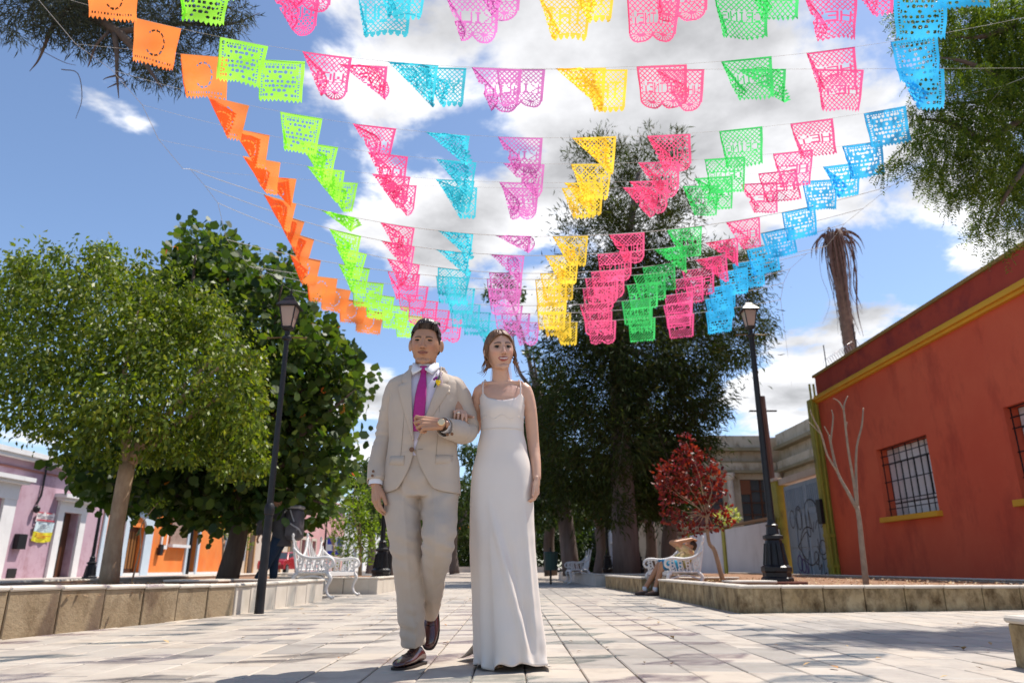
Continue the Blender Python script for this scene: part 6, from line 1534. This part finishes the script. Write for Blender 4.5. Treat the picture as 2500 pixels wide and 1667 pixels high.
capsule(bm, (-.072, 3.672, 1.400), .010, (-.155, 3.690, 1.402), .010); capsule(bm, (-.036, 3.672, 1.401), .010, (.050, 3.690, 1.406), .010)
eF = Vector((.114, 3.745, 1.085)); wF = Vector((.128, 3.675, .893))
tube(bm, [shr + Vector((-.03, 0, .0)), shr, (.096, 3.728, 1.27), eF, (.124, 3.71, .98), wF], [.036, .043, .036, .031, .027, .0215], 18, sub=4)
hand(bm, wF, (-.02, -.14, -1), (-1, .15, 0), (-.35, -1, 0), .86, (26, 32, 20), .05, (.88, .45, .1), 8)
HW = HJ(1050, 949, 3.69)
tube(bm, [shl + Vector((.03, 0, 0)), shl, (-.195, 3.77, 1.27), (-.205, 3.84, 1.18), (-.25, 3.77, 1.22), HW], [.036, .043, .036, .033, .027, .0215], 18, sub=4)
hand(bm, HW, (.26, -1, -.10), (.0, -.15, -1), (1, 0, 0), .90, ((34, 40, 22), (38, 40, 22), (42, 40, 24), (46, 40, 26)), .10, (.7, .7, .2), 10)
for s in (-.09, -.01): chain(bm, [(s, 3.73, .86), (s, 3.72, .5), (s, 3.76, .1)], [.08, .055, .035])
# front foot below the hem
chain(bm, [(-.09, 3.80, .07), (-.088, 3.70, .035), (-.088, 3.655, .022)], [.030, .027, .020])
for k in range(5): capsule(bm, (-.110 + .011 * k, 3.655, .018), .0075, (-.112 + .0118 * k, 3.632 + .002 * k, .013), .0065, 8)
body, ys = finish_body(bm, BR, m_skin_f, (.60, .355, .245), HF, KF, (.32, .045, .05), (.05, .022, .014), teeth=True, browz=.031)
eyes(BR, HF, KF, ys, (.05, .03, .02), (.001, 0), .0050, .0032)
def keep_f(p):
    ax = abs(p.x)
    if p.y < -.035: line = .072 - 17 * max(0, ax - .012) ** 2
    elif p.y < .0: line = .022 - (p.y + .035) * .5 if ax > .045 else .03
    elif p.y < .03: line = .004 - (p.y) * .6 if ax > .04 else .0
    else: line = -.066
    return p.z - line
def off_f(p, d): return .008 + .006 * max(0, d.z) + .008 * max(0, d.y) - .005 * gauss(p.x, .006) * (d.z > .2)
hf = pobj('hair', hair_cap(HF, KF, keep_f, off_f), m_hairf, BR)
bm = BM(); ellipsoid(bm, HF @ Vector((0, .105, -.035)), (.045, .038, .042)); 
for k in range(9): 
    a = k * .7; tube(bm, [HF @ Vector((.04 * math.cos(a + q), .105 + .034 * math.sin(a + q), -.035 + .03 * math.sin(q * 1.3 + k))) for q in (0, .7, 1.4, 2.1)], [.010, .013, .012, .006], 7, sub=3)
pobj('bun', bm, m_hairf, BR, parent=hf)
rs3 = random.Random(9); bm = BM()
for s in (-1, 1):
    for k in range(5):
        z0 = rs3.uniform(-.01, .02); x0 = s * (.074 + rs3.uniform(-.003, .004)); y0 = rs3.uniform(-.045, .01); L_ = rs3.uniform(.07, .12); sw = rs3.uniform(.008, .022)
        P = [Vector((s * .055, y0 + .01, z0 + .035)), Vector((x0, y0, z0)), Vector((x0 + s * sw, y0 - .006, z0 - L_ * .4)), Vector((x0 + s * sw * .2, y0 - .002, z0 - L_ * .7)), Vector((x0 + s * sw * 1.6, y0 + rs3.uniform(-.01, .01), z0 - L_)), Vector((x0 + s * (sw * 1.6 + rs3.uniform(-.01, .02)), y0, z0 - L_ + rs3.uniform(-.012, .012)))]
        tube(bm, [HF @ (p * KF) for p in P], [.0045, .0045, .004, .0034, .0026, .001], 6, sub=5)
    for k in range(4):
        P = [Vector((s * .070, .02, -.02)), Vector((s * (.085 + .004 * k), .0, -.05 - .006 * k)), Vector((s * (.082 + .008 * k), .0, -.085)), Vector((s * (.086 + .008 * k), -.004, -.122 + .003 * k)), Vector((s * (.102 + .012 * k), 0, -.146 + .008 * k))]
        tube(bm, [HF @ (p * KF) for p in P], [.003, .0028, .0024, .0018, .0006], 5, sub=5)
    for k in range(8):
        z0 = .035 + .006 * k; P = [Vector((s * .008, -.080 + .004 * k, .085 + .002 * k)), Vector((s * .040, -.075 + .006 * k, .070 + .004 * k)), Vector((s * .066, -.045 + .008 * k, .030 + .006 * k)), Vector((s * .080, .0 + .006 * k, -.012 + .004 * k)), Vector((s * .070, .05, -.03))]
        tube(bm, [HF @ (p * KF * 1.02) for p in P], [.002, .0045, .005, .0045, .002], 6, sub=4)
pobj('loose_curls', bm, m_hairf, BR, parent=hf)
# dress
DK = [(.0, -.010, .160, .195, .330), (.1, -.015, .158, .185, .300), (.3, -.027, .158, .163, .225), (.57, -.045, .163, .138, .155), (.75, -.050, .163, .124, .140), (.85, -.051, .162, .118, .136), (.936, -.052, .156, .113, .130), (1.05, -.052, .131, .098, .106), (1.152, -.052, .113, .092, .088), (1.20, -.052, .114, .100, .088), (1.26, -.052, .119, .113, .088), (1.29, -.053, .124, .108, .087), (1.335, -.054, .130, .094, .082)]
def build_dress():
    bm = BM(); nu = 132; nz = 120; rows = []
    for j in range(nz + 1):
        s = j / nz; row = []
        for i in range(nu):
            ph = 2 * math.pi * i / nu; sn, cs = math.sin(ph), math.cos(ph)   # ph 0 = front
            front = max(0, cs)
            if cs > 0.35: zt = 1.314 + .026 * gauss(abs(sn) - .76, .13) - .022 * gauss(sn, .5)
            else: zt = 1.285 - .13 * max(0, -cs) ** .7
            zb = .012 + .012 * math.sin(ph * 5 + 1) * (cs > -.2) + .05 * gauss(ph - .25, .25) * 0
            if cs > 0: zb += .028 * gauss(sn - .55, .35) + .030 * gauss(sn + .28, .20)
            z = zt + (zb - zt) * (s ** 1.0); cx, a, bf, bb = interp(DK, max(0, z))
            x = cx + a * math.copysign(abs(sn) ** .96, sn); y = 3.72 + (-bf * abs(cs) ** .9 if cs > 0 else bb * abs(cs) ** .9)
            A_ = max(0, (.95 - z)) ** 1.3
            w = A_ * (.016 * math.cos(ph * 5 + .6 + .8 * z) + .010 * math.cos(ph * 9 + 2 - 1.5 * z) * (1 if abs(sn) > .4 or cs < 0 else .25))
            # long diagonal fold falling from the hip to the right foot, as the stride pulls the cloth
            if cs > 0 and z < .8:
                u = (.8 - z) / .75; xl = -.125 + .21 * u; w += .016 * gauss(x - xl, .011 + .014 * u) * min(1, u * 2.5) - .011 * gauss(x - xl - .035, .022) * min(1, u * 2)
                xl2 = .06 + .05 * u; w += .012 * gauss(x - xl2, .010) * min(1, u * 2) ; w -= .012 * gauss(x - xl2 + .028, .018) * min(1, u * 2)
            if cs > 0 and 1.17 < z < 1.30:
                for bx_ in (-.098, -.006): w += .007 * gauss(x - bx_, .035) * gauss(z - 1.235, .035)
            w += .0016 * mnoise.noise(Vector((x * 14, y * 14, z * 20))) + .002 * gauss(z - 1.155, .006) - .002 * gauss(z - 1.142, .005)
            # satin pooling at the hem
            w += .012 * gauss(z - .02, .03) * math.sin(ph * 13)
            if sn > .3 and z < .35: w += .03 * (1 - z / .35) * (sn - .3)
            row.append(bm.verts.new(Vector((x, y, z)) + Vector((sn, -cs, 0)) * w))
        rows.append(row)
    for a, b in zip(rows, rows[1:]):
        for i in range(nu): bm.faces.new((a[i], b[i], b[(i + 1) % nu], a[(i + 1) % nu]))
    return bm
dr = pobj('dress', build_dress(), m_satin, BR); dr.modifiers.new('s', 'SOLIDIFY').thickness = .002
def seam(zf, r):
    bm = BM(); P = []
    for k in range(41):
        ph = R(-88 + 176 * k / 40); sn, cs = math.sin(ph), math.cos(ph); z = zf(sn); cx, a, bf, bb = interp(DK, z)
        P.append((cx + a * math.copysign(abs(sn) ** .96, sn), 3.72 - bf * abs(cs) ** .9 - .002, z))
    tube(bm, P, r, 5); pobj('seam', bm, m_satin, BR, parent=dr)
seam(lambda s: 1.205 + .010 * math.cos(s * 9), .0022); seam(lambda s: 1.148, .0020)
# small train lying on the stones behind
bm = BM(); rows = []
for j in range(16):
    v = j / 15; row = []
    for i in range(40):
        u = i / 39; a = R(-78 + 200 * u); rad = (.20 + .24 * v) * (.85 + .15 * math.sin(a * 3)); x = -.02 + rad * math.sin(a) * (.56 + .06 * v); y = 3.84 + rad * math.cos(a) * 1.3
        row.append(bm.verts.new((x, y, .012 + .12 * (1 - v) ** 1.5 + .022 * (1 + math.sin(u * 34 + v * 4)) * (1 - .6 * v))))
    rows.append(row)
for a, b in zip(rows, rows[1:]):
    for i in range(39): bm.faces.new((a[i], a[i + 1], b[i + 1], b[i]))
o = pobj('train', bm, m_satin, BR, parent=dr); o.modifiers.new('s', 'SOLIDIFY').thickness = .002
for sx, xs_ in ((-1, -.152), (1, .044)):
    bm = BM(); tube(bm, [(xs_, 3.618, 1.322), (xs_ + sx * .002, 3.640, 1.372), (xs_ - sx * .002, 3.685, 1.412), (xs_ - sx * .010, 3.735, 1.425), (xs_ - sx * .03, 3.775, 1.36)], .0034, 6, sub=4); pobj('strap', bm, m_satin, BR, parent=dr)
bm = BM(); tube(bm, [(-.125, 3.66, .012), (-.09, 3.625, .012), (-.05, 3.66, .012), (-.06, 3.78, .012), (-.10, 3.80, .012), (-.125, 3.66, .012)], .007, 6); tube(bm, [(-.120, 3.668, .02), (-.09, 3.662, .046), (-.058, 3.668, .02)], [(.010, .003)] * 3, 8, sub=4); pobj('sandal', bm, mat('gold sandal', (.42, .26, .13), rough=.4), BR)
# veil behind the neck
mv = bpy.data.materials.new('veil tulle'); mv.use_nodes = True; nt = mv.node_tree; b_ = nt.nodes['Principled BSDF']; b_.inputs['Base Color'].default_value = (.82, .80, .84, 1); b_.inputs['Roughness'].default_value = .8; b_.inputs['Alpha'].default_value = .42
bm = BM(); rows = []
for j in range(26):
    v = j / 25; row = []
    for i in range(22):
        u = -1 + 2 * i / 21; wd = .040 + .062 * v ** .6; row.append(bm.verts.new((-.060 + u * wd, 3.79 + .06 * v + .014 * math.sin(i * 1.5) * (.3 + v), 1.60 - .85 * v)))
    rows.append(row)
for a, b in zip(rows, rows[1:]):
    for i in range(21): bm.faces.new((a[i], a[i + 1], b[i + 1], b[i]))
pobj('veil', bm, mv, BR)
bm = BM(); tube(bm, [HW + Vector((.0148, -.094, -.022)), HW + Vector((.0138, -.090, -.017))], .0098, 12); pobj('ring', bm, mat('ring metal', (.8, .75, .65), rough=.15, metallic=1), BR)

# ------------------------------------------------------------------ person slumped on the right bench
PB = thing('person', 'person in blue shorts slumped on the right-hand white bench with folded arms over the head', 'person', (2.95, 12.95, 0))
KP = .98; HP = Matrix.Translation((3.10, 12.80, .80)) @ Matrix.Rotation(R(-90), 4, 'Z') @ Matrix.Rotation(R(-35), 4, 'X')
bm = BM(); head_parts(bm, HP, True, KP)
tube(bm, [(2.86, 12.85, .50), (2.98, 12.85, .58), (3.08, 12.85, .68), (3.10, 12.83, .74)], [(.15, .12), (.155, .12), (.16, .10), (.06, .06)], 20, sub=3)
for y in (12.72, 12.98): chain(bm, [(2.86, y, .50), (2.58, y - .02, .50), (2.42 - (y - 12.72) * .5, y - .04, .09)], [.085, .062, .036])
for y, d in ((12.72, -1), (12.98, 1)): capsule(bm, (2.42 - (y - 12.72) * .5, y - .04, .06), .035, (2.30 - (y - 12.72) * .5, y - .06, .03), .028)
chain(bm, [(3.08, 12.68, .70), (2.80, 12.58, .86), (3.10, 12.66, .92)], [.048, .04, .03]); chain(bm, [(3.08, 13.0, .70), (2.84, 13.08, .88), (3.08, 12.92, .94)], [.048, .04, .03])
hand(bm, (3.10, 12.66, .92), (.6, .7, 0), (0, 0, -1), (1, 0, 0), .95); hand(bm, (3.08, 12.92, .94), (.6, -.7, 0), (0, 0, -1), (1, 0, 0), .95)
body, ys = finish_body(bm, PB, m_skin_m, (.50, .24, .12), HP, KP, (.36, .13, .09), (.03, .02, .015), voxel=.009)
pobj('hair', hair_cap(HP, KP, keep_m, off_m, 48, 32), m_hairm, PB)
bm = BM(); tube(bm, [(2.80, 12.85, .49), (2.94, 12.85, .56), (3.05, 12.85, .66), (3.10, 12.84, .73)], [(.165, .14), (.17, .135), (.175, .115), (.09, .075)], 20, sub=3, cap=False)
chain(bm, [(3.08, 12.70, .70), (2.92, 12.63, .79)], [.062, .056]); chain(bm, [(3.08, 13.0, .70), (2.95, 13.05, .80)], [.062, .056]); pobj('shirt', bm, mat('peach and olive shirt', (.72, .46, .30), (.42, .38, .10), rough=.85, scale=5), PB)
bm = BM()
for y in (12.72, 12.98): tube(bm, [(2.90, y, .49), (2.76, y - .01, .505), (2.57, y - .02, .50)], [.105, .10, .085], 14, sub=2)
pobj('shorts', bm, mat('blue print shorts', (.02, .10, .28), (.03, .30, .42), rough=.8, scale=9), PB)
for y in (12.72, 12.98):
    bm = BM(); x = 2.42 - (y - 12.72) * .5; tube(bm, [(x + .06, y - .04, .035), (x, y - .045, .04), (x - .10, y - .06, .03), (x - .17, y - .07, .025)], [(.035, .03), (.042, .038), (.045, .028), (.03, .02)], 12, sub=3); pobj('shoe', bm, mat('brown sneaker', (.10, .06, .04), rough=.6), PB)
    bm = BM(); tube(bm, [(x + .005, y - .04, .07), (x + .01, y - .04, .14)], .042, 12); pobj('sock', bm, m_shirtw, PB)

# ------------------------------------------------------------------ person with a backpack, behind the bollard
PG = thing('person', 'person in dark jacket standing behind the slim left lamp post', 'person', along(664, 12.6, .18))
g0 = Vector(PG.location); KG = .95
HG = Matrix.Translation(g0 + Vector((-.02, -.02, 1.36))) @ Matrix.Rotation(R(-100), 4, 'Z') @ Matrix.Rotation(R(25), 4, 'X')
bm = BM(); head_parts(bm, HG, True, KG)
tube(bm, [g0 + Vector(v) for v in ((.10, 0, .78), (.10, 0, .95), (.06, 0, 1.12), (.02, 0, 1.22), (0, 0, 1.28))], [(.11, .14), (.11, .15), (.12, .18), (.08, .12), (.055, .055)], 18, sub=2)
for y in (-.1, .1): chain(bm, [g0 + Vector((.10, y, .82)), g0 + Vector((-.0, y, .45)), g0 + Vector((-.10 + y, y, .06))], [.08, .06, .04]); capsule(bm, g0 + Vector((-.1 + y, y, .03)), .035, g0 + Vector((-.25 + y, y, .03)), .03)
for y in (-.2, .2): chain(bm, [g0 + Vector((.02, y * .85, 1.18)), g0 + Vector((-.20, y, .98)), g0 + Vector((-.24, y * .6, .80))], [.05, .04, .03]); hand(bm, g0 + Vector((-.24, y * .6, .80)), (-.2, 0, -1), (1, 0, 0), (0, -1, 0), .9)
body, ys = finish_body(bm, PG, m_skin_m, (.42, .22, .14), HG, KG, (.36, .13, .09), (.03, .02, .015), voxel=.009)
m_coat = mat('dark grey coat', (.045, .042, .048), (.075, .07, .075), rough=.8, scale=6, bump=.4, bscale=20); m_jean = mat('dark blue jeans', (.015, .03, .06), rough=.9); m_pack = mat('grey backpack', (.07, .062, .072), (.11, .10, .11), rough=.6, scale=7)
bm = BM(); tube(bm, [g0 + Vector(v) for v in ((.11, 0, .62), (.11, 0, .80), (.09, 0, 1.0), (.05, 0, 1.16), (.01, 0, 1.25))], [(.17, .19), (.155, .185), (.15, .19), (.13, .20), (.07, .08)], 20, sub=4, wob=lambda p, a, i: 1 + .08 * mnoise.noise(Vector((a * 1.2, p.z * 9, 0))))
for y in (-.2, .2): chain(bm, [g0 + Vector((.02, y * .85, 1.18)), g0 + Vector((-.20, y, .98)), g0 + Vector((-.235, y * .65, .84))], [.075, .064, .05])
pobj('jacket', bm, m_coat, PG)
bm = BM()
for y in (-.1, .1): tube(bm, [g0 + Vector((.10, y, .75)), g0 + Vector((-.0, y, .45)), g0 + Vector((-.09 + y, y, .09))], [.10, .08, .065], 14, sub=3)
pobj('jeans', bm, m_jean, PG)
for y in (-.1, .1):
    bm = BM(); tube(bm, [g0 + Vector((-.03 + y, y, .04)), g0 + Vector((-.15 + y, y, .045)), g0 + Vector((-.28 + y, y, .03))], [(.05, .045), (.05, .04), (.03, .025)], 12, sub=2); pobj('shoe', bm, m_sole, PG)
bm = BM(); lathe(bm, [(.10, 0), (.098, .03), (.07, .065), (.02, .08)], 16, c=tuple(g0 + Vector((-.02, -.02, 1.40)))); pobj('cap', bm, mat('dark cap', (.015, .012, .015), rough=.8), PG)
bm = BM(); tube(bm, [g0 + Vector((-.01, 0, 1.245)), g0 + Vector((-.02, 0, 1.28))], [.075, .07], 14); pobj('scarf', bm, mat('green scarf', (.01, .22, .12), rough=.8), PG)
bk_ = thing('backpack', 'bulky grey backpack with pale straps on the person behind the slim lamp post', 'backpack', g0 + Vector((.32, 0, .72)))
bm = BM(); box(bm, -.13, .13, -.17, .17, 0, .52, bev=.05)
for v in bm.verts: v.co.x += .08 * (v.co.z / .5) * 0 + .012 * math.sin(v.co.z * 12)
obj('bag', bm, m_pack, bk_, smooth=True, auto=50)
bm = BM(); box(bm, -.115, .125, -.155, .155, .521, .58, bev=.025); obj('top_flap', bm, mat('pale flap', (.36, .36, .38), rough=.6), bk_)
bm = BM(); box(bm, -.10, .10, -.215, -.172, .05, .30, bev=.02); obj('pocket', bm, m_pack, bk_)
bm = BM(); tube(bm, [(-.13, -.19, .36), (.0, -.22, .26), (.13, -.19, .18), (.16, -.1, .1)], .012, 6, sub=3); tube(bm, [(-.05, -.176, .5), (.04, -.19, .3), (.1, -.18, .16)], .010, 6, sub=3); tube(bm, [(-.12, -.12, .5), (-.2, -.1, .4), (-.18, -.1, .15)], .016, 6, sub=3); obj('strap', bm, mat('pale strap', (.42, .42, .44), rough=.6), bk_)
